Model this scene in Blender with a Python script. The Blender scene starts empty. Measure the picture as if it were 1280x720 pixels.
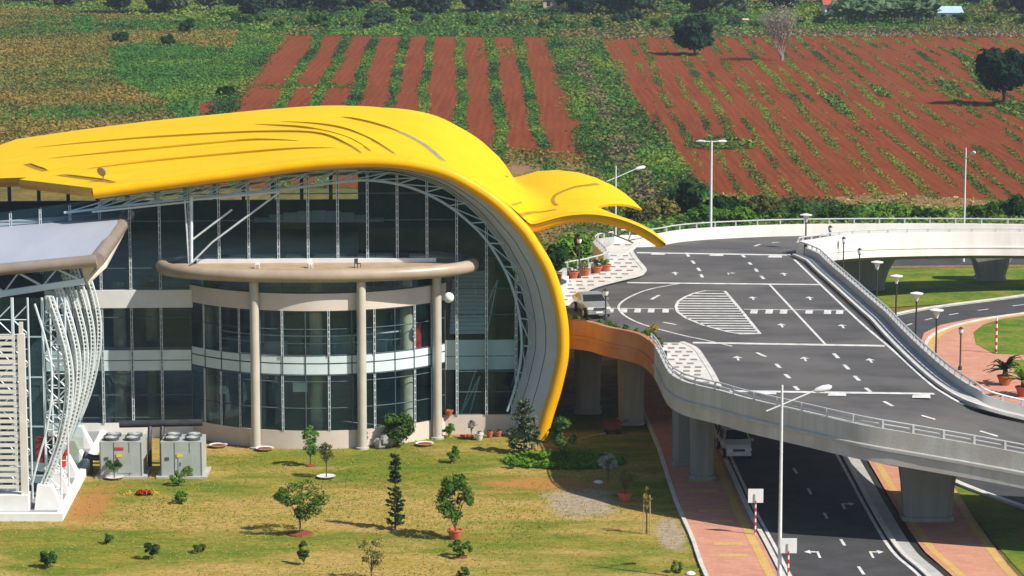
import bpy, math, random
import numpy as np
from mathutils import Vector, Matrix
random.seed(7); rng = np.random.default_rng(7)
sc = bpy.context.scene
col = sc.collection

# ---------------------------------------------------------------- camera model (used as a survey: pixel of the photo -> place on the ground)
FPX, CX, CY, CAMH = 3600.0, 640.0, 360.0, 35.5
TH = math.atan(560.0 / FPX)
ct, st = math.cos(TH), math.sin(TH)
def ray(px, py):
    x = (px - CX) / FPX; yd = (py - CY) / FPX
    return Vector((x, ct - yd * st, -st - yd * ct))
def G(px, py, z=0.0):
    d = ray(px, py); t = (z - CAMH) / d.z
    return Vector((d.x * t, d.y * t, z))
def V(px, py, Y):
    d = ray(px, py); t = Y / d.y
    return Vector((d.x * t, Y, CAMH + d.z * t))
def proj(p):
    p = Vector(p); z = p.z - CAMH
    zc = p.y * ct - z * st
    yd = -p.y * st - z * ct
    return (CX + FPX * p.x / zc, CY + FPX * yd / zc)
def mpp(p):            # metres per photo pixel at a place
    p = Vector(p); return (p.y * ct - (p.z - CAMH) * st) / FPX

cam_d = bpy.data.cameras.new('camera'); cam = bpy.data.objects.new('camera', cam_d); col.objects.link(cam)
cam.location = (0, 0, CAMH); cam.rotation_euler = (math.pi / 2 - TH, 0, 0)
cam_d.sensor_width = 36; cam_d.lens = 36 * FPX / 1280.0; cam_d.clip_start = 1; cam_d.clip_end = 20000
sc.camera = cam

# ---------------------------------------------------------------- daylight
SUN_AZ = math.radians(28); SUN_EL = math.radians(44)      # sun from the right, slightly behind the camera
to_sun = Vector((math.cos(SUN_AZ) * math.cos(SUN_EL), -math.sin(SUN_AZ) * math.cos(SUN_EL), math.sin(SUN_EL)))
w = bpy.data.worlds.new('World'); sc.world = w; w.use_nodes = True
nt = w.node_tree; nt.nodes.clear()
sky = nt.nodes.new('ShaderNodeTexSky'); sky.sky_type = 'NISHITA'; sky.sun_disc = False
sky.sun_elevation = SUN_EL; sky.sun_rotation = math.atan2(to_sun.x, to_sun.y); sky.altitude = 900
bg = nt.nodes.new('ShaderNodeBackground'); bg.inputs[1].default_value = 0.105
wo = nt.nodes.new('ShaderNodeOutputWorld')
nt.links.new(sky.outputs[0], bg.inputs[0]); nt.links.new(bg.outputs[0], wo.inputs[0])
sl = bpy.data.lights.new('sun', 'SUN'); sl.energy = 5.0; sl.angle = math.radians(0.5); sl.color = (1.0, 0.94, 0.84)
so = bpy.data.objects.new('sun', sl); col.objects.link(so)
so.rotation_euler = (-to_sun).to_track_quat('-Z', 'Y').to_euler(); so.location = to_sun * 300
sc.view_settings.view_transform = 'Standard'; sc.view_settings.look = 'None'
sc.view_settings.gamma = 1.0; sc.view_settings.exposure = 0.36; sc.view_settings.use_curve_mapping = False
sc.render.engine = 'CYCLES'
sc.cycles.max_bounces = 8; sc.cycles.transparent_max_bounces = 24
sc.cycles.diffuse_bounces = 3; sc.cycles.glossy_bounces = 3; sc.cycles.caustics_reflective = False; sc.cycles.caustics_refractive = False

# ---------------------------------------------------------------- materials
M = {}
def _n(t, typ, **kw):
    n = t.nodes.new(typ)
    for k, v in kw.items(): setattr(n, k, v)
    return n
def mat(name, c, rough=0.7, metal=0.0, c2=None, scale=1.0, detail=4.0, bump=0.0, bscale=None, spec=0.3, streak=None, c3=None, scale3=0.1):
    """Principled surface whose colour wanders between c and c2 (and c3 on a wider scale) in object space"""
    m = bpy.data.materials.new(name); m.use_nodes = True; t = m.node_tree; t.nodes.clear()
    o = _n(t, 'ShaderNodeOutputMaterial'); b = _n(t, 'ShaderNodeBsdfPrincipled')
    t.links.new(b.outputs[0], o.inputs[0])
    b.inputs['Roughness'].default_value = rough; b.inputs['Metallic'].default_value = metal
    b.inputs['Specular IOR Level'].default_value = spec
    b.inputs['Base Color'].default_value = (*c, 1)
    tc = _n(t, 'ShaderNodeTexCoord'); vec = tc.outputs['Object']
    if streak:
        mp = _n(t, 'ShaderNodeMapping'); mp.inputs['Scale'].default_value = streak
        t.links.new(vec, mp.inputs[0]); vec = mp.outputs[0]
    if c2:
        nz = _n(t, 'ShaderNodeTexNoise'); nz.inputs['Scale'].default_value = scale; nz.inputs['Detail'].default_value = detail
        nz.inputs['Roughness'].default_value = 0.65
        t.links.new(vec, nz.inputs['Vector'])
        r = _n(t, 'ShaderNodeValToRGB'); r.color_ramp.elements[0].position = 0.35; r.color_ramp.elements[1].position = 0.65
        r.color_ramp.elements[0].color = (*c, 1); r.color_ramp.elements[1].color = (*c2, 1)
        t.links.new(nz.outputs['Fac'], r.inputs[0]); out = r.outputs[0]
        if c3:
            n3 = _n(t, 'ShaderNodeTexNoise'); n3.inputs['Scale'].default_value = scale3; n3.inputs['Detail'].default_value = 5
            t.links.new(tc.outputs['Object'], n3.inputs['Vector'])
            r3 = _n(t, 'ShaderNodeValToRGB'); r3.color_ramp.elements[0].position = 0.45; r3.color_ramp.elements[1].position = 0.6
            t.links.new(n3.outputs['Fac'], r3.inputs[0])
            mx = _n(t, 'ShaderNodeMix', data_type='RGBA'); mx.inputs[7].default_value = (*c3, 1)
            t.links.new(r3.outputs[0], mx.inputs[0]); t.links.new(out, mx.inputs[6]); out = mx.outputs[2]
        t.links.new(out, b.inputs['Base Color'])
    if bump:
        nb = _n(t, 'ShaderNodeTexNoise'); nb.inputs['Scale'].default_value = bscale or scale * 4; nb.inputs['Detail'].default_value = 6
        t.links.new(tc.outputs['Object'], nb.inputs['Vector'])
        bp = _n(t, 'ShaderNodeBump'); bp.inputs['Strength'].default_value = bump; bp.inputs['Distance'].default_value = 0.1
        t.links.new(nb.outputs['Fac'], bp.inputs['Height']); t.links.new(bp.outputs[0], b.inputs['Normal'])
    M[name] = m
    return m
def leafmat(name, c, c2, scale=0.6, trans=0.25):
    m = bpy.data.materials.new(name); m.use_nodes = True; t = m.node_tree; t.nodes.clear()
    o = _n(t, 'ShaderNodeOutputMaterial'); d = _n(t, 'ShaderNodeBsdfDiffuse'); tr = _n(t, 'ShaderNodeBsdfTranslucent')
    mx = _n(t, 'ShaderNodeMixShader'); mx.inputs[0].default_value = trans
    g = _n(t, 'ShaderNodeTexCoord'); oi = _n(t, 'ShaderNodeObjectInfo')
    nz = _n(t, 'ShaderNodeTexNoise'); nz.inputs['Scale'].default_value = scale; nz.inputs['Detail'].default_value = 5
    t.links.new(g.outputs['Object'], nz.inputs['Vector'])
    ad = _n(t, 'ShaderNodeMath', operation='MULTIPLY_ADD'); ad.inputs[1].default_value = 0.22
    t.links.new(oi.outputs['Random'], ad.inputs[0]); 
    sb = _n(t, 'ShaderNodeMath', operation='SUBTRACT'); sb.inputs[1].default_value = 0.11
    t.links.new(nz.outputs['Fac'], ad.inputs[2]); t.links.new(ad.outputs[0], sb.inputs[0])
    r = _n(t, 'ShaderNodeValToRGB'); r.color_ramp.elements[0].position = 0.36; r.color_ramp.elements[1].position = 0.64
    r.color_ramp.elements[0].color = (*c, 1); r.color_ramp.elements[1].color = (*c2, 1)
    t.links.new(sb.outputs[0], r.inputs[0])
    for s in (d, tr): t.links.new(r.outputs[0], s.inputs['Color'])
    t.links.new(d.outputs[0], mx.inputs[1]); t.links.new(tr.outputs[0], mx.inputs[2]); t.links.new(mx.outputs[0], o.inputs[0])
    M[name] = m
    return m
def glassmat(name, tint, refl=0.10, ior=1.55, rough=0.03, gcol=(0.8, 0.95, 1.0), body=None, bfac=0.1):
    m = bpy.data.materials.new(name); m.use_nodes = True; t = m.node_tree; t.nodes.clear()
    o = _n(t, 'ShaderNodeOutputMaterial'); tr = _n(t, 'ShaderNodeBsdfTransparent'); gl = _n(t, 'ShaderNodeBsdfGlossy')
    tr.inputs[0].default_value = (*tint, 1); gl.inputs['Roughness'].default_value = rough; gl.inputs['Color'].default_value = (*gcol, 1)
    fr = _n(t, 'ShaderNodeFresnel'); fr.inputs[0].default_value = ior
    ad = _n(t, 'ShaderNodeMath', operation='ADD', use_clamp=True); ad.inputs[1].default_value = refl
    t.links.new(fr.outputs[0], ad.inputs[0])
    mx = _n(t, 'ShaderNodeMixShader'); t.links.new(ad.outputs[0], mx.inputs[0])
    base = tr.outputs[0]
    if body:
        df = _n(t, 'ShaderNodeBsdfDiffuse'); df.inputs[0].default_value = (*body, 1); m2 = _n(t, 'ShaderNodeMixShader'); m2.inputs[0].default_value = bfac
        nz = _n(t, 'ShaderNodeTexNoise'); nz.inputs['Scale'].default_value = 0.55; nz.inputs['Detail'].default_value = 3; tc = _n(t, 'ShaderNodeTexCoord'); t.links.new(tc.outputs['Object'], nz.inputs['Vector'])
        mr = _n(t, 'ShaderNodeMapRange'); mr.inputs[1].default_value = .35; mr.inputs[2].default_value = .65; mr.inputs[3].default_value = bfac * .4; mr.inputs[4].default_value = bfac * 1.6
        t.links.new(nz.outputs['Fac'], mr.inputs[0]); t.links.new(mr.outputs[0], m2.inputs[0])
        t.links.new(tr.outputs[0], m2.inputs[1]); t.links.new(df.outputs[0], m2.inputs[2]); base = m2.outputs[0]
    t.links.new(base, mx.inputs[1]); t.links.new(gl.outputs[0], mx.inputs[2]); t.links.new(mx.outputs[0], o.inputs[0])
    M[name] = m
    return m

mat('yellow_panel', (0.83, 0.51, 0.0), 0.55, c2=(0.76, 0.445, 0.0), scale=0.5, detail=8, spec=0.04, streak=(0.5, 1.6, 1), c3=(0.80, 0.46, 0.0), scale3=0.12)
mat('yellow_edge', (0.84, 0.43, 0.003), 0.45, c2=(0.78, 0.38, 0.003), scale=0.8, spec=0.2)
mat('fascia_shaded', (0.64, 0.30, 0.02), 0.6, c2=(0.54, 0.23, 0.02), scale=0.6)  # yellow roof edge with its shade put into the colour as darker orange
mat('drum_brown', (0.17, 0.13, 0.09), 0.6, c2=(0.12, 0.09, 0.065), scale=0.8)
mat('seam_dark', (0.30, 0.17, 0.01), 0.8, c2=(0.44, 0.26, 0.012), scale=2.0)
mat('skylight_strip', (0.42, 0.37, 0.22), 0.5, c2=(0.2, 0.16, 0.08), scale=4.0)
mat('lining_grey', (0.50, 0.54, 0.56), 0.5, c2=(0.43, 0.47, 0.50), scale=0.5)
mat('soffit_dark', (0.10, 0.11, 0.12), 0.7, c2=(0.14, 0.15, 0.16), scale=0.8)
mat('steel_white', (0.62, 0.68, 0.69), 0.4, c2=(0.52, 0.58, 0.60), scale=1.5)
mat('steel_teal', (0.42, 0.55, 0.58), 0.4, c2=(0.32, 0.44, 0.47), scale=1.5)
mat('mullion_dark', (0.05, 0.08, 0.09), 0.4, c2=(0.08, 0.12, 0.13), scale=2.0)
mat('band_white', (0.74, 0.74, 0.72), 0.5, c2=(0.66, 0.66, 0.65), scale=0.7)
mat('band_glass_white', (0.66, 0.76, 0.76), 0.25, c2=(0.58, 0.69, 0.70), scale=0.6, spec=0.5)
mat('cladding_pale', (0.66, 0.57, 0.50), 0.5, c2=(0.58, 0.49, 0.42), scale=0.5)
mat('cladding_tan', (0.42, 0.335, 0.25), 0.38, c2=(0.34, 0.265, 0.195), scale=0.6, spec=0.5)
mat('column_stone', (0.52, 0.48, 0.40), 0.4, c2=(0.45, 0.41, 0.34), scale=0.8, spec=0.4)
mat('terrace_floor', (0.36, 0.25, 0.15), 0.8, c2=(0.44, 0.32, 0.21), scale=1.0)
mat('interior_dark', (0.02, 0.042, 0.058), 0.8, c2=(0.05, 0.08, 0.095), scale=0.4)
mat('interior_floor', (0.34, 0.35, 0.34), 0.5, c2=(0.26, 0.27, 0.27), scale=0.5)
mat('interior_grey', (0.25, 0.30, 0.31), 0.7, c2=(0.17, 0.21, 0.22), scale=0.5)
mat('interior_column', (0.55, 0.52, 0.40), 0.6, c2=(0.34, 0.33, 0.25), scale=0.6)
mat('banner_red', (0.55, 0.03, 0.025), 0.6, c2=(0.42, 0.02, 0.02), scale=2.0)
glassmat('glass_curtain', (0.82, 0.92, 0.92), refl=0.03, ior=1.28, gcol=(0.55, 0.8, 0.9), body=(0.10, 0.30, 0.32), bfac=0.03)
glassmat('glass_upper', (0.80, 0.90, 0.92), refl=0.03, ior=1.25, gcol=(0.5, 0.78, 0.95), body=(0.06, 0.22, 0.28), bfac=0.03)
glassmat('glass_car', (0.10, 0.12, 0.13), refl=0.08)
mat('roof_metal', (0.42, 0.44, 0.49), 0.55, c2=(0.36, 0.38, 0.43), scale=0.3, streak=(1, 0.2, 1))
mat('tube_brown', (0.36, 0.29, 0.23), 0.35, 0.2, c2=(0.29, 0.23, 0.18), scale=0.8, spec=0.5)
mat('louver_white', (0.72, 0.68, 0.62), 0.5, c2=(0.62, 0.58, 0.52), scale=1.0)
mat('plaster_white', (0.78, 0.77, 0.75), 0.7, c2=(0.68, 0.67, 0.65), scale=0.8)
mat('terrace_grey', (0.30, 0.31, 0.32), 0.6, c2=(0.24, 0.25, 0.26), scale=0.7)
mat('red_box', (0.6, 0.05, 0.03), 0.5, c2=(0.5, 0.04, 0.02), scale=3)
mat('asphalt', (0.064, 0.060, 0.060), 0.85, c2=(0.102, 0.096, 0.092), scale=0.5, detail=8, bump=0.05, bscale=25, c3=(0.115, 0.108, 0.10), scale3=0.2, streak=(0.35, 1, 1))
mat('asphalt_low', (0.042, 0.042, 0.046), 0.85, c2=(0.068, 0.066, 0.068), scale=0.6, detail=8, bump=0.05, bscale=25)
mat('marking', (0.72, 0.71, 0.68), 0.7, c2=(0.46, 0.45, 0.43), scale=1.8, detail=9)
mat('concrete', (0.50, 0.50, 0.47), 0.85, c2=(0.40, 0.40, 0.375), scale=0.9, detail=6, bump=0.1, bscale=8, streak=(2.6, 2.6, 0.16), c3=(0.40, 0.38, 0.34), scale3=0.5)
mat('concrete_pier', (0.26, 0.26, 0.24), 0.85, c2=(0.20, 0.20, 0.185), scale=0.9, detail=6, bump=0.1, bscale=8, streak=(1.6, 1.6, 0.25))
mat('concrete_pale', (0.44, 0.44, 0.42), 0.8, c2=(0.36, 0.36, 0.35), scale=0.9, detail=5, streak=(1, 1, 0.4))
mat('concrete_white', (0.80, 0.75, 0.70), 0.75, c2=(0.66, 0.61, 0.56), scale=0.7, detail=5, streak=(1, 1, 0.3), c3=(0.72, 0.67, 0.62), scale3=0.3)
mat('terracotta', (0.44, 0.22, 0.135), 0.8, c2=(0.37, 0.18, 0.11), scale=0.9, streak=(1, 1, 0.3), c3=(0.36, 0.15, 0.07), scale3=0.4)  # orange-brown tone for the curved stretch of parapet
mat('kerb_white', (0.62, 0.60, 0.55), 0.8, c2=(0.48, 0.46, 0.42), scale=1.2)
mat('kerb_black', (0.02, 0.02, 0.02), 0.8, c2=(0.035, 0.033, 0.03), scale=1.0)
mat('rail_steel', (0.62, 0.63, 0.64), 0.4, 0.2, c2=(0.52, 0.53, 0.54), scale=2.0)
mat('pole_white', (0.72, 0.72, 0.72), 0.4, c2=(0.62, 0.62, 0.62), scale=2.0)
mat('pole_dark', (0.03, 0.032, 0.035), 0.5, c2=(0.05, 0.05, 0.055), scale=2.0)
mat('lamp_glass', (0.80, 0.80, 0.76), 0.3, c2=(0.70, 0.70, 0.67), scale=2.0)
mat('sign_white', (0.80, 0.80, 0.79), 0.5, c2=(0.72, 0.72, 0.71), scale=2.0)
mat('sign_grey', (0.32, 0.33, 0.34), 0.5, c2=(0.26, 0.27, 0.28), scale=2.0)
mat('paint_red', (0.60, 0.04, 0.04), 0.5, c2=(0.50, 0.03, 0.03), scale=2.0)
mat('ac_grey', (0.40, 0.43, 0.41), 0.5, c2=(0.34, 0.37, 0.35), scale=1.0)
mat('ac_dark', (0.05, 0.055, 0.05), 0.6, c2=(0.09, 0.095, 0.09), scale=3.0)
mat('sticker_yellow', (0.75, 0.58, 0.05), 0.6, c2=(0.66, 0.5, 0.05), scale=4)
mat('pipe_black', (0.025, 0.027, 0.03), 0.5, c2=(0.05, 0.05, 0.055), scale=2.0)
mat('pot_terracotta', (0.55, 0.15, 0.07), 0.75, c2=(0.42, 0.11, 0.05), scale=4)
mat('pot_white', (0.72, 0.70, 0.66), 0.7, c2=(0.58, 0.56, 0.52), scale=4)
mat('soil_ring', (0.26, 0.07, 0.028), 0.95, c2=(0.18, 0.05, 0.022), scale=6, bump=0.3)
mat('bark', (0.13, 0.10, 0.07), 0.9, c2=(0.08, 0.06, 0.045), scale=5, bump=0.3)
mat('bark_pale', (0.33, 0.29, 0.24), 0.9, c2=(0.22, 0.19, 0.16), scale=5, bump=0.3)
mat('stake_wood', (0.45, 0.34, 0.18), 0.9, c2=(0.35, 0.26, 0.14), scale=5)
mat('gravel', (0.42, 0.37, 0.34), 0.95, c2=(0.27, 0.23, 0.20), scale=6.0, detail=8, bump=0.5, bscale=12, c3=(0.33, 0.26, 0.17), scale3=1.0)
mat('rubber', (0.02, 0.02, 0.02), 0.8, c2=(0.03, 0.03, 0.03), scale=5)
mat('car_silver', (0.34, 0.36, 0.38), 0.3, 0.35, c2=(0.30, 0.32, 0.34), scale=1.0, spec=0.6)
mat('car_white', (0.62, 0.64, 0.65), 0.3, 0.05, c2=(0.56, 0.58, 0.59), scale=1.0, spec=0.6)
mat('car_trim', (0.04, 0.04, 0.045), 0.5, c2=(0.06, 0.06, 0.065), scale=3)
mat('headlight', (0.75, 0.76, 0.76), 0.15, c2=(0.65, 0.66, 0.66), scale=3, spec=0.8)
mat('rim_metal', (0.45, 0.46, 0.47), 0.35, 0.6, c2=(0.38, 0.39, 0.4), scale=3)
mat('house_wall', (0.66, 0.46, 0.32), 0.8, c2=(0.58, 0.40, 0.28), scale=0.8)
mat('house_white', (0.74, 0.72, 0.68), 0.8, c2=(0.64, 0.62, 0.58), scale=0.8)
mat('roof_red', (0.45, 0.11, 0.06), 0.8, c2=(0.34, 0.08, 0.05), scale=1.2)
mat('roof_blue', (0.45, 0.58, 0.66), 0.6, c2=(0.38, 0.50, 0.58), scale=0.6)
mat('window_dark', (0.03, 0.035, 0.04), 0.2, c2=(0.05, 0.055, 0.06), scale=2)
mat('rock_grey', (0.36, 0.35, 0.33), 0.9, c2=(0.22, 0.21, 0.20), scale=4, bump=0.5)
mat('straw', (0.55, 0.40, 0.19), 0.95, c2=(0.40, 0.27, 0.12), scale=1.0, bump=0.4)
# foliage
leafmat('leaf_lawn_tree', (0.035, 0.10, 0.018), (0.11, 0.19, 0.03), 1.5)
leafmat('leaf_bright', (0.06, 0.17, 0.02), (0.15, 0.27, 0.035), 1.5)
leafmat('leaf_dark', (0.012, 0.042, 0.012), (0.035, 0.085, 0.02), 1.2)
leafmat('leaf_shrub', (0.035, 0.085, 0.022), (0.085, 0.16, 0.035), 2.0)
leafmat('leaf_olive', (0.09, 0.10, 0.03), (0.17, 0.17, 0.05), 1.5)
leafmat('leaf_grey', (0.22, 0.24, 0.18), (0.40, 0.42, 0.34), 2.5)
leafmat('leaf_conifer', (0.022, 0.052, 0.02), (0.06, 0.095, 0.03), 1.5)
leafmat('leaf_far', (0.025, 0.055, 0.035), (0.075, 0.12, 0.065), 0.14)
leafmat('leaf_far_pale', (0.10, 0.15, 0.06), (0.20, 0.24, 0.11), 0.14)
leafmat('leaf_field_tree', (0.010, 0.028, 0.018), (0.028, 0.06, 0.03), 0.3)
leafmat('leaf_banana', (0.07, 0.13, 0.055), (0.16, 0.24, 0.12), 0.3)
leafmat('weed_green', (0.055, 0.155, 0.035), (0.10, 0.22, 0.045), 0.10)
leafmat('weed_lime', (0.13, 0.21, 0.035), (0.24, 0.30, 0.06), 0.12)
leafmat('weed_olive', (0.17, 0.17, 0.045), (0.25, 0.215, 0.06), 0.08)
leafmat('weed_tan', (0.26, 0.185, 0.05), (0.36, 0.235, 0.065), 0.10)
leafmat('weed_dark', (0.035, 0.075, 0.03), (0.07, 0.12, 0.04), 0.15)
leafmat('weed_purple', (0.14, 0.10, 0.085), (0.22, 0.16, 0.12), 0.2)
leafmat('weed_yellow', (0.36, 0.24, 0.02), (0.24, 0.20, 0.03), 0.3)
leafmat('twig', (0.20, 0.16, 0.12), (0.30, 0.25, 0.20), 0.3, 0.1)
leafmat('flower_red', (0.55, 0.05, 0.03), (0.60, 0.10, 0.06), 2)
leafmat('flower_yellow', (0.70, 0.45, 0.03), (0.75, 0.55, 0.1), 2)
leafmat('flower_white', (0.70, 0.68, 0.60), (0.80, 0.78, 0.72), 2)
leafmat('grass_lush', (0.08, 0.20, 0.015), (0.14, 0.26, 0.025), 1.0)
leafmat('grass_dry', (0.46, 0.33, 0.075), (0.36, 0.29, 0.05), 0.5)
leafmat('grass_mid', (0.22, 0.25, 0.03), (0.30, 0.28, 0.04), 0.5)

# ---------------------------------------------------------------- mesh builder
class MB:
    def __init__(s): s.v = []; s.f = []; s.m = []; s.cur = 0
    def add(s, vs, fs):
        b = len(s.v); s.v.extend([tuple(v) for v in vs])
        for f in fs: s.f.append([b + i for i in f]); s.m.append(s.cur)
        return s
    def box(s, c, size, rz=0.0):
        cx, cy, cz = c; a, b, h = (d / 2 for d in size); cr, sr = math.cos(rz), math.sin(rz); vs = []
        for z in (-h, h):
            for x, y in ((-a, -b), (a, -b), (a, b), (-a, b)):
                vs.append((cx + x * cr - y * sr, cy + x * sr + y * cr, cz + z))
        return s.add(vs, [(3, 2, 1, 0), (4, 5, 6, 7), (0, 1, 5, 4), (1, 2, 6, 5), (2, 3, 7, 6), (3, 0, 4, 7)])
    def prism(s, poly, z0, z1):
        n = len(poly); vs = [(p[0], p[1], z0) for p in poly] + [(p[0], p[1], z1) for p in poly]
        fs = [tuple(range(n - 1, -1, -1)), tuple(range(n, 2 * n))] + [(i, (i + 1) % n, n + (i + 1) % n, n + i) for i in range(n)]
        return s.add(vs, fs)
    def bar(s, p0, p1, wd, ht, up=(0, 0, 1)):
        p0, p1 = Vector(p0), Vector(p1); d = (p1 - p0).normalized(); u = Vector(up)
        if abs(d.dot(u)) > 0.98: u = Vector((0, 1, 0))
        r = d.cross(u).normalized(); u = r.cross(d).normalized(); vs = []
        for p in (p0, p1):
            for a, b in ((-1, -1), (1, -1), (1, 1), (-1, 1)): vs.append(p + r * (a * wd / 2) + u * (b * ht / 2))
        return s.add(vs, [(3, 2, 1, 0), (4, 5, 6, 7), (0, 1, 5, 4), (1, 2, 6, 5), (2, 3, 7, 6), (3, 0, 4, 7)])
    def tube(s, pts, r, n=8, closed=False, caps=True):
        pts = [Vector(p) for p in pts]; N = len(pts); rr = r if isinstance(r, (list, tuple)) else [r] * N
        rings = []; prev = None
        for i, p in enumerate(pts):
            if closed: d = pts[(i + 1) % N] - pts[i - 1]
            else: d = pts[min(i + 1, N - 1)] - pts[max(i - 1, 0)]
            d.normalize()
            if prev is None:
                u = Vector((0, 0, 1)) if abs(d.z) < 0.9 else Vector((1, 0, 0))
                u = (u - d * u.dot(d)).normalized()
            else: u = (prev - d * prev.dot(d)).normalized()
            prev = u; v = d.cross(u)
            rings.append([p + (u * math.cos(a) + v * math.sin(a)) * rr[i] for a in [2 * math.pi * k / n for k in range(n)]])
        vs = [q for rg in rings for q in rg]; fs = []
        for i in range(N if closed else N - 1):
            a, b = i * n, ((i + 1) % N) * n
            for k in range(n): fs.append((a + k, a + (k + 1) % n, b + (k + 1) % n, b + k))
        if caps and not closed:
            fs.append(tuple(range(n - 1, -1, -1))); fs.append(tuple((N - 1) * n + k for k in range(n)))
        return s.add(vs, fs)
    def lathe(s, prof, o=(0, 0, 0), n=16):
        vs = []; fs = []; m = len(prof)
        for k in range(n):
            a = 2 * math.pi * k / n
            for r, z in prof: vs.append((o[0] + r * math.cos(a), o[1] + r * math.sin(a), o[2] + z))
        for k in range(n):
            a, b = k * m, ((k + 1) % n) * m
            for i in range(m - 1): fs.append((a + i, b + i, b + i + 1, a + i + 1))
        return s.add(vs, fs)
    def grid(s, rows, flip=False):
        nr, nc = len(rows), len(rows[0]); vs = [p for r in rows for p in r]; fs = []
        for i in range(nr - 1):
            for j in range(nc - 1):
                q = (i * nc + j, i * nc + j + 1, (i + 1) * nc + j + 1, (i + 1) * nc + j)
                fs.append(q[::-1] if flip else q)
        return s.add(vs, fs)
    def poly(s, pts): return s.add(pts, [tuple(range(len(pts)))])
    def build(s, name, mats, parent=None, origin=None, smooth=None):
        o_ = Vector(origin) if origin is not None else Vector((0, 0, 0))
        if origin is None and parent is not None:
            r = parent
            while r.parent: r = r.parent
            o_ = Vector(r.location) if r.get('world_built') else o_
        me = bpy.data.meshes.new(name)
        me.from_pydata([(v[0] - o_.x, v[1] - o_.y, v[2] - o_.z) for v in s.v], [], s.f)
        if isinstance(mats, str): mats = [mats]
        for k in mats: me.materials.append(M[k])
        if len(mats) > 1: me.polygons.foreach_set('material_index', s.m)
        if smooth is not None:
            me.shade_smooth(); me.set_sharp_from_angle(angle=math.radians(smooth))
        me.update()
        o = bpy.data.objects.new(name, me); col.objects.link(o)
        if parent is not None: o.parent = parent
        elif origin is not None: o.location = o_
        return o
def thing(name, label, cat, loc=(0, 0, 0), group=None, rz=0.0, world=True):
    o = bpy.data.objects.new(name, None); col.objects.link(o); o.location = loc; o.rotation_euler = (0, 0, rz)
    o.empty_display_size = 0.3
    o['label'] = label; o['category'] = cat
    if group: o['group'] = group
    if world: o['world_built'] = 1
    return o
def tag(o, label, cat, group=None):
    o['label'] = label; o['category'] = cat
    if group: o['group'] = group
    return o
def struct(o, kind='structure'): o['kind'] = kind; return o
def dup(root, loc, rz=None, label=None, group=None, scale=None):
    r = root.copy(); col.objects.link(r); r.location = loc
    if rz is not None: r.rotation_euler = (0, 0, rz)
    if scale is not None: r.scale = scale if hasattr(scale, '__len__') else (scale,) * 3
    if label: r['label'] = label
    if group: r['group'] = group
    for ch in list(root.children):
        c = ch.copy(); col.objects.link(c); c.parent = r
        for g in ch.children:
            d = g.copy(); col.objects.link(d); d.parent = c
    return r
def crom(pts, n=8, closed=False):
    P = [np.array(p, float) for p in pts]; out = []; N = len(P)
    for i in range(N if closed else N - 1):
        if closed: p0, p1, p2, p3 = P[i - 1], P[i], P[(i + 1) % N], P[(i + 2) % N]
        else: p0, p1, p2, p3 = P[max(i - 1, 0)], P[i], P[i + 1], P[min(i + 2, N - 1)]
        for k in range(n):
            t = k / n
            out.append(tuple(0.5 * ((2 * p1) + (-p0 + p2) * t + (2 * p0 - 5 * p1 + 4 * p2 - p3) * t * t + (-p0 + 3 * p1 - 3 * p2 + p3) * t ** 3)))
    if not closed: out.append(tuple(P[-1]))
    return out
def quads(name, C, S, mats, mi=None, up=0.35, parent=None, origin=(0, 0, 0), aspect=1.6, N=None, flat=None):
    """many small leaf faces at centres C (n,3), sizes S (n,), one mesh"""
    C = np.asarray(C, float); n = len(C); S = np.broadcast_to(np.asarray(S, float), (n,))
    nr = rng.normal(size=(n, 3)) if N is None else N + rng.normal(size=(n, 3)) * 0.5
    nr[:, 2] = np.abs(nr[:, 2]) + up
    nr /= np.linalg.norm(nr, axis=1, keepdims=True)
    a = rng.normal(size=(n, 3)); a -= nr * np.sum(a * nr, axis=1, keepdims=True); a /= np.linalg.norm(a, axis=1, keepdims=True)
    b = np.cross(nr, a)
    hs = (S * 0.5)[:, None]
    vs = np.stack([C - a * hs * aspect, C + b * hs * 0.8, C + a * hs * aspect, C - b * hs * 0.8], axis=1).reshape(-1, 3) - np.asarray(origin, float)
    me = bpy.data.meshes.new(name); me.vertices.add(4 * n); me.vertices.foreach_set('co', vs.ravel())
    me.loops.add(4 * n); me.loops.foreach_set('vertex_index', np.arange(4 * n, dtype=np.int32))
    me.polygons.add(n); me.polygons.foreach_set('loop_start', np.arange(0, 4 * n, 4, dtype=np.int32))
    try: me.polygons.foreach_set('loop_total', np.full(n, 4, dtype=np.int32))
    except Exception: pass
    if isinstance(mats, str): mats = [mats]
    for k in mats: me.materials.append(M[k])
    if mi is not None: me.polygons.foreach_set('material_index', np.asarray(mi, dtype=np.int32))
    me.update(calc_edges=True); me.validate()
    o = bpy.data.objects.new(name, me); col.objects.link(o)
    if parent is not None: o.parent = parent
    else: o.location = origin
    return o
# ================================================================ GROUND, FIELDS, ROADS
def nodemat(name, rough=0.95):
    m = bpy.data.materials.new(name); m.use_nodes = True; t = m.node_tree; t.nodes.clear()
    o = _n(t, 'ShaderNodeOutputMaterial'); b = _n(t, 'ShaderNodeBsdfPrincipled'); t.links.new(b.outputs[0], o.inputs[0])
    b.inputs['Roughness'].default_value = rough; b.inputs['Specular IOR Level'].default_value = 0.12
    M[name] = m
    return t, b
def noise(t, vec, scale, detail=6, rough=0.65, sx=(1, 1, 1)):
    mp = _n(t, 'ShaderNodeMapping'); mp.inputs['Scale'].default_value = sx; t.links.new(vec, mp.inputs[0])
    n = _n(t, 'ShaderNodeTexNoise'); n.inputs['Scale'].default_value = scale; n.inputs['Detail'].default_value = detail; n.inputs['Roughness'].default_value = rough
    t.links.new(mp.outputs[0], n.inputs['Vector']); return n.outputs['Fac']
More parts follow.
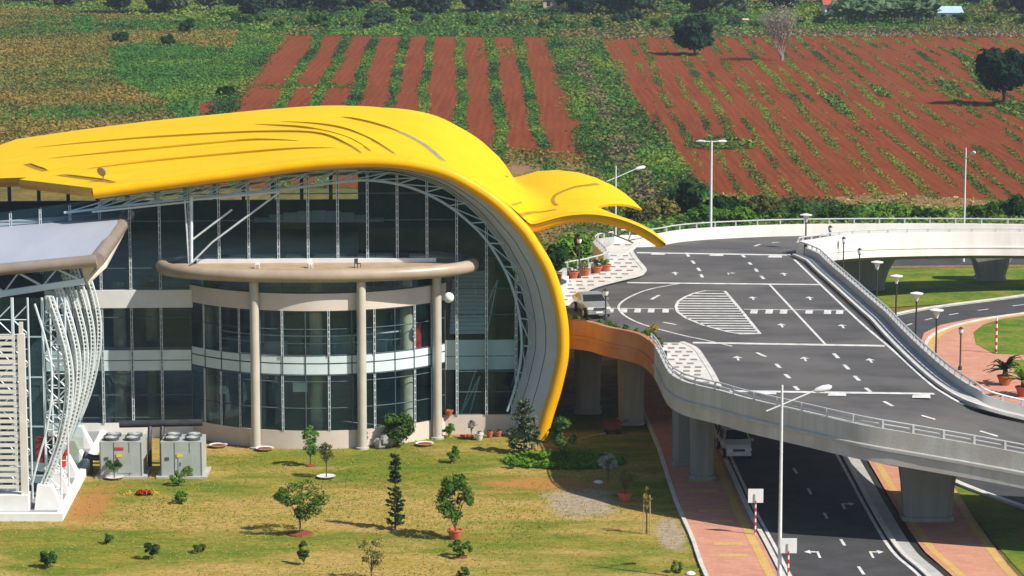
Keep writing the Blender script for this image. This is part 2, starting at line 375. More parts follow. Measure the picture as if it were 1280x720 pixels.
def ramp(t, fac, stops):
    r = _n(t, 'ShaderNodeValToRGB'); e = r.color_ramp.elements
    while len(e) < len(stops): e.new(0.5)
    for k, (p, c) in enumerate(stops): e[k].position = p; e[k].color = (*c, 1) if len(c) == 3 else c
    t.links.new(fac, r.inputs[0]); return r.outputs[0]
def mixc(t, fac, a, b):
    x = _n(t, 'ShaderNodeMix', data_type='RGBA')
    for sock, val in ((0, fac), (6, a), (7, b)):
        if isinstance(val, (int, float)): x.inputs[sock].default_value = val
        elif isinstance(val, tuple): x.inputs[sock].default_value = (*val, 1)
        else: t.links.new(val, x.inputs[sock])
    return x.outputs[2]
def bumpn(t, b, fac, strength, dist=0.1):
    bp = _n(t, 'ShaderNodeBump'); bp.inputs['Strength'].default_value = strength; bp.inputs['Distance'].default_value = dist
    t.links.new(fac, bp.inputs['Height']); t.links.new(bp.outputs[0], b.inputs['Normal'])
def band(lo, hi): return [(lo, (0, 0, 0)), (hi, (1, 1, 1))]

# lawn: dry yellow grass with greener and barer patches
t, b = nodemat('lawn'); P = _n(t, 'ShaderNodeTexCoord').outputs['Object']
big = noise(t, P, 0.13, 6, 0.62, (0.45, 1.0, 1)); mid = noise(t, P, 0.55, 7, 0.7, (0.5, 1.2, 1)); fin = noise(t, P, 3.2, 7, 0.8, (0.6, 1.3, 1)); org = noise(t, P, 0.24, 6, 0.62, (0.5, 1, 1))
c = ramp(t, mid, [(0.30, (0.45, 0.265, 0.085)), (0.45, (0.49, 0.33, 0.11)), (0.58, (0.39, 0.285, 0.06)), (0.70, (0.25, 0.235, 0.03))])
c = mixc(t, ramp(t, big, band(0.45, 0.56)), c, ramp(t, mid, [(0.34, (0.34, 0.26, 0.045)), (0.47, (0.19, 0.215, 0.022)), (0.60, (0.085, 0.17, 0.014))]))
c = mixc(t, ramp(t, org, band(0.57, 0.70)), c, ramp(t, mid, [(0.35, (0.40, 0.185, 0.06)), (0.6, (0.42, 0.27, 0.07))]))
c = mixc(t, ramp(t, fin, [(0.36, (0.85, 0.85, 0.85)), (0.52, (0, 0, 0))]), c, (0.13, 0.10, 0.018))
fi2 = noise(t, P, 6.5, 4, 0.8, (0.7, 1.2, 1)); c = mixc(t, ramp(t, fi2, [(0.54, (0, 0, 0)), (0.68, (0.4, 0.4, 0.4))]), c, (0.60, 0.44, 0.15))
c = mixc(t, ramp(t, fi2, [(0.34, (0.7, 0.7, 0.7)), (0.46, (0, 0, 0))]), c, (0.10, 0.12, 0.015))
def patch(px, py, rx, ry, lo, hi):
    q = G(px, py); mp = _n(t, 'ShaderNodeMapping'); mp.inputs['Location'].default_value = (-q.x / rx, -q.y / ry, 0); mp.inputs['Scale'].default_value = (1 / rx, 1 / ry, 0)
    t.links.new(P, mp.inputs[0]); ln = _n(t, 'ShaderNodeVectorMath', operation='LENGTH'); t.links.new(mp.outputs[0], ln.inputs[0])
    nn_ = noise(t, P, 0.9, 6, 0.7); ad = _n(t, 'ShaderNodeMath', operation='MULTIPLY_ADD'); ad.inputs[1].default_value = 1.6; t.links.new(nn_, ad.inputs[0]); t.links.new(ln.outputs['Value'], ad.inputs[2])
    mr = _n(t, 'ShaderNodeMapRange'); mr.inputs[1].default_value = lo; mr.inputs[2].default_value = hi; mr.inputs[3].default_value = 1; mr.inputs[4].default_value = 0; t.links.new(ad.outputs[0], mr.inputs[0]); return mr.outputs[0]
gv = ramp(t, fin, [(0.35, (0.22, 0.165, 0.11)), (0.5, (0.37, 0.29, 0.205)), (0.62, (0.45, 0.37, 0.28))])
c = mixc(t, patch(726, 627, 2.1, 4.2, 1.45, 1.9), c, gv); c = mixc(t, patch(838, 668, .8, 3.6, 1.45, 1.95), c, gv)
c = mixc(t, patch(706, 578, 3.6, 2.2, 1.5, 1.85), c, (0.05, 0.15, 0.012))
c = mixc(t, patch(112, 632, 1.4, 5, 1.3, 1.9), c, (0.40, 0.19, 0.06)); c = mixc(t, patch(690, 605, 4.5, 1.8, 1.35, 1.9), c, (0.42, 0.20, 0.06))
t.links.new(c, b.inputs['Base Color']); bumpn(t, b, fin, 0.7, 0.14)
# wild grass hillside
t, b = nodemat('wild_grass'); P = _n(t, 'ShaderNodeTexCoord').outputs['Object']
big = noise(t, P, 0.022, 5, 0.6); mid = noise(t, P, 0.12, 6, 0.7); fin = noise(t, P, 0.9, 6, 0.75)
c = ramp(t, mid, [(0.34, (0.09, 0.10, 0.025)), (0.48, (0.17, 0.135, 0.035)), (0.62, (0.26, 0.165, 0.045))])
c = mixc(t, ramp(t, big, band(0.50, 0.6)), c, (0.07, 0.14, 0.025))
c = mixc(t, ramp(t, fin, [(0.36, (0.7, 0.7, 0.7)), (0.54, (0, 0, 0))]), c, (0.05, 0.055, 0.015))
t.links.new(c, b.inputs['Base Color']); bumpn(t, b, fin, 0.8, 0.4)
# green meadow
t, b = nodemat('green_meadow'); P = _n(t, 'ShaderNodeTexCoord').outputs['Object']
mid = noise(t, P, 0.10, 6, 0.7); fin = noise(t, P, 0.9, 6, 0.75)
c = ramp(t, mid, [(0.34, (0.035, 0.10, 0.025)), (0.5, (0.07, 0.16, 0.03)), (0.66, (0.14, 0.19, 0.04))])
c = mixc(t, ramp(t, fin, [(0.36, (0.7, 0.7, 0.7)), (0.54, (0, 0, 0))]), c, (0.03, 0.06, 0.015))
t.links.new(c, b.inputs['Base Color']); bumpn(t, b, fin, 0.8, 0.4)
# mown green grass
t, b = nodemat('green_turf'); P = _n(t, 'ShaderNodeTexCoord').outputs['Object']
mid = noise(t, P, 0.35, 6, 0.7); fin = noise(t, P, 3.0, 6, 0.75)
c = ramp(t, mid, [(0.36, (0.07, 0.15, 0.015)), (0.5, (0.14, 0.20, 0.02)), (0.64, (0.25, 0.23, 0.035))])
c = mixc(t, ramp(t, fin, [(0.36, (0.6, 0.6, 0.6)), (0.54, (0, 0, 0))]), c, (0.05, 0.085, 0.012))
t.links.new(c, b.inputs['Base Color']); bumpn(t, b, fin, 0.6, 0.12)
# red ploughed soil, furrows along the rows (object Y after rotation)
def soil(name, ang):
    t, b = nodemat(name); P = _n(t, 'ShaderNodeTexCoord').outputs['Object']
    mp = _n(t, 'ShaderNodeMapping'); mp.inputs['Rotation'].default_value = (0, 0, ang); t.links.new(P, mp.inputs[0])
    big = noise(t, P, 0.03, 5); mid = noise(t, mp.outputs[0], 0.8, 6, 0.7, (2.0, 0.06, 1))
    wv = _n(t, 'ShaderNodeTexWave', wave_type='BANDS', bands_direction='X'); wv.inputs['Scale'].default_value = 0.33; wv.inputs['Distortion'].default_value = 3.5
    wv.inputs['Detail'].default_value = 3; wv.inputs['Detail Scale'].default_value = 0.5; t.links.new(mp.outputs[0], wv.inputs['Vector']); fin = noise(t, P, 1.8, 6, 0.75)
    c = ramp(t, mid, [(0.28, (0.12, 0.025, 0.006)), (0.5, (0.20, 0.045, 0.010)), (0.72, (0.28, 0.072, 0.018))])
    c = mixc(t, ramp(t, big, band(0.42, 0.64)), c, (0.22, 0.056, 0.014))
    c = mixc(t, ramp(t, fin, [(0.34, (0.7, 0.7, 0.7)), (0.52, (0, 0, 0))]), c, (0.09, 0.017, 0.006))
    c = mixc(t, ramp(t, wv.outputs['Fac'], [(0.15, (0.22, 0.22, 0.22)), (0.55, (0, 0, 0))]), c, (0.10, 0.018, 0.006))
    t.links.new(c, b.inputs['Base Color'])
    bumpn(t, b, fin, 0.7, 0.2)
soil('red_soil', 0.017); soil('red_soil_slant', -0.012)
t, b = nodemat('bare_earth'); P = _n(t, 'ShaderNodeTexCoord').outputs['Object']
mid = noise(t, P, 0.4, 6, 0.7); fin = noise(t, P, 2.2, 6, 0.75)
c = ramp(t, mid, [(0.3, (0.36, 0.16, 0.07)), (0.5, (0.30, 0.19, 0.09)), (0.68, (0.14, 0.14, 0.04))])
c = mixc(t, ramp(t, fin, [(0.34, (0.7, 0.7, 0.7)), (0.52, (0, 0, 0))]), c, (0.12, 0.07, 0.03))
t.links.new(c, b.inputs['Base Color']); bumpn(t, b, fin, 0.8, 0.3)
# red pavers
def paver(name, c1, c2, mortar, bw, rh, ms=0.012, rot=0.0):
    t, b = nodemat(name, 0.85); P = _n(t, 'ShaderNodeTexCoord').outputs['Object']
    mp = _n(t, 'ShaderNodeMapping'); mp.inputs['Rotation'].default_value = (0, 0, rot); t.links.new(P, mp.inputs[0])
    br = _n(t, 'ShaderNodeTexBrick'); br.inputs['Color1'].default_value = (*c1, 1); br.inputs['Color2'].default_value = (*c2, 1); br.inputs['Mortar'].default_value = (*mortar, 1)
    br.inputs['Scale'].default_value = 1.0; br.inputs['Brick Width'].default_value = bw; br.inputs['Row Height'].default_value = rh; br.inputs['Mortar Size'].default_value = ms
    t.links.new(mp.outputs[0], br.inputs['Vector'])
    n1 = noise(t, P, 0.8, 6, 0.7)
    c = mixc(t, ramp(t, n1, [(0.35, (0.45, 0.45, 0.45)), (0.6, (0, 0, 0))]), br.outputs['Color'], tuple(x * 0.66 for x in c1))
    t.links.new(c, b.inputs['Base Color'])
paver('paver_red', (0.58, 0.29, 0.20), (0.50, 0.23, 0.155), (0.44, 0.22, 0.15), 0.6, 0.3)
paver('paver_yellow', (0.60, 0.40, 0.14), (0.52, 0.34, 0.11), (0.42, 0.27, 0.10), 0.4, 0.4)
paver('paver_white', (0.66, 0.62, 0.57), (0.58, 0.54, 0.49), (0.54, 0.50, 0.46), 0.8, 0.4)
paver('paver_grey', (0.20, 0.19, 0.18), (0.26, 0.25, 0.24), (0.22, 0.21, 0.20), 0.4, 0.2)

def sheet(name, px, z, m, kind='structure', world=False):
    mb = MB(); pts = [(p[0], p[1], z) if world else G(p[0], p[1], z) for p in px]
    mb.poly([(p[0], p[1], z) for p in pts])
    o = mb.build(name, m); struct(o, kind)
    n = o.data.polygons[0].normal
    if n.z < 0: o.data.flip_normals()
    return o
g = MB(); g.poly([(-1400, -150, 0), (1400, -150, 0), (1400, 3000, 0), (-1400, 3000, 0)])
struct(g.build('ground', 'wild_grass'))
sheet('lawn', [(-60, 80), (-60, 172), (9.2, 172), (9.2, 150), (9.0, 80)], 0.012, 'lawn', world=True)
sheet('meadow', [(140, 60), (240, 42), (345, 40), (345, 46), (318, 95), (255, 150), (220, 150), (200, 118), (150, 100)], 0.03, 'green_meadow')
sheet('meadow', [(-60, 14), (1340, 10), (1340, 41), (1000, 42), (750, 46), (560, 46), (345, 43), (300, 40), (140, 44)], 0.025, 'green_meadow')
sheet('ploughed_field', [(345, 43), (690, 47), (755, 235), (250, 235), (250, 128), (300, 122)], 0.04, 'red_soil')
sheet('ploughed_field', [(752, 48), (1000, 46), (1400, 42), (1400, 247), (1040, 252), (905, 250), (880, 236), (812, 150), (765, 80)], 0.045, 'red_soil_slant')
sheet('fallow_strip', [(690, 50), (752, 50), (765, 80), (812, 150), (880, 236), (905, 252), (740, 262), (742, 200), (712, 120)], 0.05, 'green_meadow')
sheet('verge', [(600, 200), (700, 196), (742, 215), (780, 262), (905, 252), (1040, 250), (1400, 246), (1400, 345), (600, 345)], 0.035, 'green_meadow')
sheet('bare_earth', [(620, 190), (745, 205), (770, 262), (780, 300), (690, 335), (640, 335)], 0.06, 'bare_earth')
sheet('earth_bank', [(1028, 250), (1045, 246), (1100, 243), (1200, 247), (1240, 252), (1230, 261), (1180, 262), (1120, 256), (1060, 256)], 0.055, 'bare_earth')
sheet('turf', [(1040, 332), (1400, 328), (1400, 366), (1100, 385), (1040, 390)], 0.05, 'green_turf')

def path_strip(name, pts, half, z, m, kind='structure', mb=None, offs=0.0):
    """flat ribbon along a world polyline"""
    own = mb is None; mb = mb or MB(); L = []; R = []
    for i, p in enumerate(pts):
        a = Vector(pts[max(i - 1, 0)][:2]); c = Vector(pts[min(i + 1, len(pts) - 1)][:2]); d = (c - a).normalized(); n = Vector((d.y, -d.x))
        q = Vector(p[:2]); l = q + n * (offs - half); r = q + n * (offs + half)
        L.append((l.x, l.y, z)); R.append((r.x, r.y, z))
    mb.grid([L, R])
    if own:
        o = mb.build(name, m); struct(o, kind)
        if o.data.polygons[0].normal.z < 0: o.data.flip_normals()
        return o
def kerb(name, pts, wd, h, m, label=None, z0=0.0):
    mb = MB()
    A = []; B_ = []
    for i, p in enumerate(pts):
        a = Vector(pts[max(i - 1, 0)][:2]); c = Vector(pts[min(i + 1, len(pts) - 1)][:2]); d = (c - a).normalized(); n = Vector((d.y, -d.x)) * wd / 2
        q = Vector(p[:2]); A.append(q - n); B_.append(q + n)
    rows = [[(p.x, p.y, z0) for p in A], [(p.x, p.y, z0 + h) for p in A], [(p.x, p.y, z0 + h) for p in B_], [(p.x, p.y, z0) for p in B_]]
    mb.grid(rows)
    return struct(mb.build(name, m))
# road beneath the viaduct
lowL = crom([G(1020, 790), G(985, 728), G(962, 684), G(940, 643), G(925, 610), G(907, 570), G(893, 535), G(868, 480), G(838, 420), G(810, 360)], 6)
lowR = crom([G(1225, 800), G(1158, 724), G(1121, 690), G(1090, 640), G(1066, 596), G(1050, 567), G(1030, 530), G(1000, 480), G(962, 420), G(930, 360)], 6)
mb = MB(); mb.grid([[(p[0], p[1], 0.07) for p in lowL], [(p[0], p[1], 0.07) for p in lowR]], flip=True)
o = struct(mb.build('lower_road', 'asphalt_low'))
if o.data.polygons[0].normal.z < 0: o.data.flip_normals()
kerb('kerb', [(p[0] - 0.12, p[1]) for p in lowL], 0.24, 0.16, 'kerb_white', z0=0.02)
path_strip('edge_line', lowL, 0.09, 0.08, 'marking', offs=0.25)
path_strip('edge_line', lowR, 0.09, 0.08, 'marking', offs=-0.25)
# median kerb, strip and drain on the right of the lower road
kerb('kerb', [(p[0] + 0.12, p[1]) for p in lowR], 0.24, 0.16, 'kerb_white', z0=0.02)
path_strip('drain_channel', lowR, 0.35, 0.065, 'concrete_pale', offs=0.6)
path_strip('drain_channel', lowR, 0.16, 0.07, 'kerb_black', offs=1.1)
# red pavements either side
sL = crom([G(930, 800), G(884.5, 720), G(868, 675), G(850, 635), G(838, 600), G(825, 560), G(808, 520), G(790, 470), G(765, 400)], 6)
n_ = min(len(sL), len(lowL))
def resample(pts, n):
    P = [Vector((p[0], p[1], 0)) for p in pts]; L = [0]
    for i in range(1, len(P)): L.append(L[-1] + (P[i] - P[i - 1]).length)
    out = []; j = 0
    for k in range(n):
        d = L[-1] * k / (n - 1)
        while j < len(L) - 2 and L[j + 1] < d: j += 1
        f = (d - L[j]) / max(L[j + 1] - L[j], 1e-9); out.append(P[j].lerp(P[j + 1], min(max(f, 0), 1)))
    return out
A = resample(sL, 40); B_ = resample([(p[0] - 0.28, p[1]) for p in lowL], 40)
mb = MB(); mb.grid([[(p.x, p.y, 0.10) for p in A], [(p.x, p.y, 0.10) for p in B_]], flip=True)
o = struct(mb.build('pavement', 'paver_red'))
if o.data.polygons[0].normal.z < 0: o.data.flip_normals()
kerb('kerb', [(p.x - 0.1, p.y) for p in A], 0.2, 0.13, 'kerb_white', z0=0.01)
path_strip('pavement_edging', B_, 0.22, 0.108, 'paver_yellow', offs=-0.45)
mb = MB()
for k in range(4, 24):
    f = k / 26.0; i = int(f * 39); p = A[i].lerp(B_[i], 0.48)
    mb.poly([(p.x - 0.75, p.y - 0.3, 0.108), (p.x + 0.75, p.y - 0.3, 0.108), (p.x + 0.75, p.y + 0.3, 0.108), (p.x - 0.75, p.y + 0.3, 0.108)])
struct(mb.build('tactile_paving', 'paver_yellow'))
rL = resample([(p[0] + 1.35, p[1]) for p in lowR], 40)
rR = resample(crom([G(1350, 800), G(1272, 722), G(1235, 675), G(1205, 630), G(1180, 590), G(1150, 550), G(1110, 500), G(1060, 440), G(1000, 365)], 6), 40)
mb = MB(); mb.grid([[(p.x, p.y, 0.10) for p in rL], [(p.x, p.y, 0.10) for p in rR]], flip=True)
o = struct(mb.build('pavement', 'paver_red'))
if o.data.polygons[0].normal.z < 0: o.data.flip_normals()
path_strip('pavement_edging', rL, 0.2, 0.108, 'paver_yellow', offs=0.45)
path_strip('pavement_edging', rR, 0.2, 0.108, 'paver_yellow', offs=-0.3)
sheet('turf', [(1180, 585), (1205, 628), (1240, 675), (1280, 720), (1360, 800), (1700, 800), (1700, 560)], 0.03, 'green_turf')
# loop road on the right
loop = crom([(75, 239), (55, 231), (41, 220.5), (33, 214.5), (28.2, 208), (26.0, 200), (25.2, 188), (25.0, 175), (25.4, 166), (27.3, 159), (29.9, 153), (33.5, 146.5), (39, 139)], 8)
path_strip('loop_road', loop, 3.0, 0.075, 'asphalt_low')
def offset(pts, d):
    out = []
    for i, p in enumerate(pts):
        a = Vector(pts[max(i - 1, 0)][:2]); c = Vector(pts[min(i + 1, len(pts) - 1)][:2]); t_ = (c - a).normalized()
        out.append((p[0] + t_.y * d, p[1] - t_.x * d))
    return out
kerb('kerb', offset(loop, 3.1), 0.25, 0.15, 'kerb_white', z0=0.02)
kerb('kerb', offset(loop, -3.1), 0.25, 0.15, 'kerb_white', z0=0.02)
path_strip('edge_line', loop, 0.08, 0.085, 'marking', offs=2.7)
path_strip('edge_line', loop, 0.08, 0.085, 'marking', offs=-2.7)
mb = MB()
for i in range(2, len(loop) - 3, 3): path_strip('', loop[i:i + 2], 0.08, 0.085, '', mb=mb)
struct(mb.build('lane_line', 'marking'))
sheet('pavement', [(1420, 383), (1300, 389), (1215, 398), (1176, 406), (1155, 416), (1150, 430), (1165, 462), (1212, 515), (1300, 590), (1420, 600)], 0.10, 'paver_red')
path_strip('pavement_edging', offset(loop, -3.5), 0.22, 0.108, 'paver_yellow')
sheet('turf', [(1420, 389), (1300, 392), (1255, 398), (1230, 405), (1217, 415), (1220, 430), (1242, 442), (1300, 444), (1420, 444)], 0.115, 'green_turf')
sheet('turf', [(1262, 450), (1420, 449), (1420, 500), (1290, 482), (1272, 470)], 0.115, 'green_turf')
# road far behind the ramp
mb = MB()
sheet('back_road', [(1000, 333), (1420, 329), (1420, 318), (1000, 321)], 0.07, 'asphalt_low')
sheet('back_verge', [(1000, 336.5), (1420, 332), (1420, 329.4), (1000, 333.4)], 0.075, 'bare_earth')
# grey gravel patches and a lush ring of grass on the lawn
def blob(name, px, py, rx, ry, z, m, seed=0, n=26):
    r_ = random.Random(seed); c = G(px, py, z); pts = []
    for k in range(n):
        a = 2 * math.pi * k / n; f = 1 + 0.16 * r_.uniform(-1, 1) + 0.1 * math.sin(3 * a + seed)
        pts.append((c.x + rx * f * math.cos(a), c.y + ry * f * math.sin(a), z))
    mb = MB(); mb.poly(pts); return struct(mb.build(name, m))
# ================================================================ ELEVATED ROAD
from mathutils.bvhtree import BVHTree
PH = 0.75
outer_px = [(1460, 286, 3.7, .8), (1280, 280, 4.1, .9), (1150, 279, 4.4, .9), (1000, 280, 4.8, .9), (910, 283, 5.1, .9), (850, 287, 5.4, .9), (812, 293, 5.6, .9),
            (764, 296, 5.8, .8), (741, 302, 5.95, .8), (756, 321, 6, .8), (730, 330, 6, .8), (697, 341, 6, .75), (690, 388, 6, .75), (706, 398, 6, .75), (735, 402, 6, .75), (760, 409, 6, .75), (785, 414, 6, .75), (803, 420, 6, .75), (818, 434, 6, .75), (833, 463, 6, .75), (845, 473, 6, .75),
            (862, 480, 6, .75), (900, 489, 5.97, .75), (935, 499, 5.9, .75), (1010, 516, 5.7, .75), (1077, 531, 5.45, .75), (1150, 543.5, 5.1, .75), (1260, 563, 4.55, .75), (1420, 594, 3.7, .75)]
inner_px = [(1460, 308, 3.7), (1280, 304, 4.1), (1170, 304, 4.4), (1085, 306, 4.8), (1045, 309, 5.1), (1022, 313, 5.4), (1008, 315, 5.6),
            (1000, 317, 5.8), (1001, 320, 5.95), (1010, 328, 6), (1022, 340, 6), (1040, 356, 6), (1062, 376, 6), (1072, 385, 6), (1082, 394, 6), (1091, 402, 6), (1099, 411, 6), (1107, 420, 6), (1116, 430, 6), (1134, 448, 6), (1150, 463, 6),
            (1165, 477, 6), (1180, 488, 5.97), (1192, 496, 5.9), (1210, 507, 5.7), (1228, 513, 5.45), (1250, 519, 5.1), (1282, 526, 4.55), (1420, 556, 3.7)]
OUT = crom([tuple(G(x, y, z + h)[:2]) + (z,) for x, y, z, h in outer_px], 4)
INN = crom([tuple(G(x, y, z)) for x, y, z in inner_px], 4)
def _shift(pts):
    out = []
    for i, p in enumerate(pts):
        a = Vector(pts[max(i - 1, 0)][:2]); c = Vector(pts[min(i + 1, len(pts) - 1)][:2]); d = (c - a).normalized(); n = Vector((-d.y, d.x))
        k = min(max((i - 28) / 8.0, 0), 1) * 1.0
        out.append((p[0] + n.x * k, p[1] + n.y * k, p[2]))
    return out
for _ in range(60):
    q = list(INN)
    for i in range(62, len(INN) - 1): q[i] = tuple(INN[i][j] * .5 + (INN[i - 1][j] + INN[i + 1][j]) * .25 for j in range(3))
    INN = q
INN = _shift(INN)
vd = thing('elevated_road', 'grey concrete elevated road on piers curving past the yellow terminal, with marked asphalt and parapets', 'bridge', (14, 175, 0))
rows = [[tuple(Vector(a).lerp(Vector(b_), f)) for a, b_ in zip(OUT, INN)] for f in (0, 0.25, 0.5, 0.75, 1)]
mb = MB(); mb.grid(rows)
deck = mb.build('road_surface', 'asphalt', vd)
if deck.data.polygons[0].normal.z < 0: deck.data.flip_normals()
tris = MB(); tris.grid(rows)
BV = BVHTree.FromPolygons([Vector(v) for v in tris.v], tris.f)
def D(px, py, lift=0.012):
    h = BV.ray_cast(Vector((0, 0, CAMH)), ray(px, py).normalized())
    if h[0] is None: p = G(px, py, 6.0)
    else: p = h[0]
    return Vector((p.x, p.y, p.z + lift))
def sweep(mb, path, prof, side):
    """sweep a profile of (offset to the outside, height) along a 3D path; side +1 = right-hand"""
    rows = []
    nr = []
    for i, p in enumerate(path):
        a = Vector(path[max(i - 1, 0)][:2]); c = Vector(path[min(i + 1, len(path) - 1)][:2]); d = (c - a).normalized()
        nr.append(Vector((d.y, -d.x)) * side)
    for off, h in prof: rows.append([(p[0] + n.x * off, p[1] + n.y * off, p[2] + h) for p, n in zip(path, nr)])
    mb.grid(rows)
    return rows
def idx(path, i): return i * 4          # station -> index on the smoothed path
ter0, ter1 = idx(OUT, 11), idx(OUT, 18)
def wallprof(h, band): return [(-0.32, 0.0), (-0.32, h), (0.0, h), (0.0, -0.18), (0.07, -0.20), (0.07, -0.40), (0.0, -0.42), (0.0, -1.05)]
web = [(0.0, -1.05), (-0.25, -1.08), (-1.6, -1.45), (-2.0, -1.45)]
m1 = MB(); sweep(m1, OUT[:idx(OUT, 7) + 1], wallprof(0.9, 0), 1); m1.build('far_parapet', 'concrete_white', vd, smooth=30)
m1 = MB(); sweep(m1, OUT[idx(OUT, 7):ter0 + 1], wallprof(0.8, 0), 1); m1.build('side_parapet', 'concrete_pale', vd, smooth=30)
m1 = MB(); sweep(m1, OUT[ter0:ter1 + 1], wallprof(0.75, 0), 1); o = m1.build('orange_parapet', 'terracotta', vd, smooth=30); o['label'] = 'orange-brown curved parapet wall beside the yellow shell'
m1 = MB(); sweep(m1, OUT[ter1:], wallprof(0.75, 0), 1); m1.build('near_parapet', 'concrete', vd, smooth=30)
m1 = MB(); sweep(m1, OUT[ter1:], [(0.074, -0.215), (0.095, -0.23), (0.095, -0.37), (0.074, -0.385)], 1); m1.build('parapet_stripe', 'concrete_pale', vd, smooth=30)
# parapet along the inside of the U
far_i = idx(INN, 8)
m1 = MB(); sweep(m1, INN[:far_i + 1], [(-0.30, 0), (-0.30, 0.85), (0.0, 0.85), (0.0, -0.25), (0.05, -0.27), (0.05, -0.4), (0, -0.42), (0, -1.0)], -1); m1.build('ramp_parapet', 'concrete_white', vd, smooth=30)
m1 = MB(); sweep(m1, INN[far_i:], [(-0.25, 0), (-0.25, 0.62), (0.0, 0.62), (0.0, -1.05)], -1); m1.build('inner_parapet', 'concrete_pale', vd, smooth=30)
m1 = MB(); sweep(m1, INN[far_i:], [(-1.0, 0.006), (-1.0, 0.15), (-0.26, 0.15)], -1); m1.build('walkway', 'concrete_pale', vd, smooth=30)
m1 = MB(); sweep(m1, INN[far_i:], [(-1.16, 0.006), (-1.16, 0.19), (-1.004, 0.19), (-1.004, 0.152)], -1); m1.build('kerb', 'kerb_white', vd, smooth=30)
m1 = MB(); sweep(m1, INN[far_i:], [(-1.42, 0.016), (-1.162, 0.016)], -1); m1.build('gutter', 'kerb_black', vd, smooth=30)
# soffit and haunches
m1 = MB(); a = sweep(m1, OUT, web, 1); b2 = sweep(m1, INN, web, -1)
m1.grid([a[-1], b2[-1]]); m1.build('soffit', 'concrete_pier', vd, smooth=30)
# railings (posts + two tubes) on top of the walls
def railing(name, path, h0, hh, step, r, m, side, off, rails=(1.0,)):
    mb = MB(); nr = []; L = 0; last = -99
    top = [[] for _ in rails]
    for i, p in enumerate(path):
        a = Vector(path[max(i - 1, 0)][:2]); c = Vector(path[min(i + 1, len(path) - 1)][:2]); d = (c - a).normalized(); n = Vector((d.y, -d.x)) * side
        nr.append(Vector((p[0] + n.x * off, p[1] + n.y * off, p[2] + h0)))
    for k, f in enumerate(rails): mb.tube([q + Vector((0, 0, hh * f)) for q in nr], r, 6)
    acc = 0; nxt = 0
    for i in range(len(nr) - 1):
        sl = (nr[i + 1] - nr[i]).length
        while nxt < acc + sl:
            q = nr[i].lerp(nr[i + 1], (nxt - acc) / sl)
            mb.box((q.x, q.y, q.z + hh / 2 - 0.02), (0.11, 0.11, hh + 0.04)); nxt += step
        acc += sl
    return mb.build(name, m, vd)
railing('railing', OUT[ter1 - 2:], 0.75, 0.42, 1.55, 0.045, 'rail_steel', 1, -0.16, (0.95, 0.45))
railing('railing', OUT[:idx(OUT, 7)], 0.9, 0.42, 2.2, 0.05, 'rail_steel', 1, -0.16, (0.95,))
railing('railing', INN[far_i - 3:], 0.62, 0.32, 1.1, 0.06, 'rail_steel', -1, -0.15, (0.9,))
railing('railing', INN[:far_i - 2], 0.85, 0.30, 2.0, 0.05, 'rail_steel', -1, -0.15, (0.9,))
railing('railing', OUT[idx(OUT, 7):ter0], 0.8, 0.4, 1.2, 0.05, 'rail_steel', 1, -0.16, (0.95,))
# flower trough on the orange-brown parapet
m1 = MB(); sweep(m1, OUT[ter0:ter1 + 1], [(-0.75, 0.01), (-0.75, 0.55), (-0.33, 0.55), (-0.33, 0.01)], 1); m1.build('flower_trough', 'plaster_white', vd, smooth=30)
# piers
def pier(c, w0, w1, d, z1, name='pier', m='concrete_pier', rz=0.0, r=0.3):
    """tapered pier with chamfered corners; w0 width at the base, w1 at the top"""
    mb = MB(); rows = []
    for z, wd, dd in ((0.0, w0 + .2, d + .2), (0.25, w0 + .2, d + .2), (0.26, w0, d), (z1 * 0.55, w0 + (w1 - w0) * .35, d), (z1 - .02, w1, d)):
        a, b_ = wd / 2, dd / 2; k = min(r, b_ * .6); P2 = [(-a, -b_ + k), (-a + k, -b_), (a - k, -b_), (a, -b_ + k), (a, b_ - k), (a - k, b_), (-a + k, b_), (-a, b_ - k)]
        P2.append(P2[0]); rows.append([(c[0] + x * math.cos(rz) - y * math.sin(rz), c[1] + x * math.sin(rz) + y * math.cos(rz), z + 0.1) for x, y in P2])
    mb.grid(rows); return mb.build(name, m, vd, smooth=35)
p = G(878, 603); pier((p.x, p.y + .7), 1.25, 1.4, 1.3, 4.2)
p = G(855, 585); pier((p.x, p.y + .7), 1.2, 1.35, 1.3, 4.2)
p = G(789, 534); pier((p.x, p.y + .8), 1.5, 1.7, 1.6, 4.2)
p = G(1161, 655); pier((p.x, p.y + .8), 2.5, 3.2, 1.5, 3.4)
p = G(735, 520); pier((p.x, p.y + .8), 1.5, 1.7, 1.6, 4.2)
p = G(1088, 365); pier((p.x - .5, p.y + 1), 3.2, 5.5, 1.8, 2.9)
p = G(1240, 353); pier((p.x, p.y + 1), 2.2, 4.2, 1.8, 2.6)
for (px, py) in ((1010, 470), (830, 470), (1065, 520), (980, 400)): 
    p = G(px, py); pier((p.x, p.y), 1.4, 1.6, 1.4, 4.2)
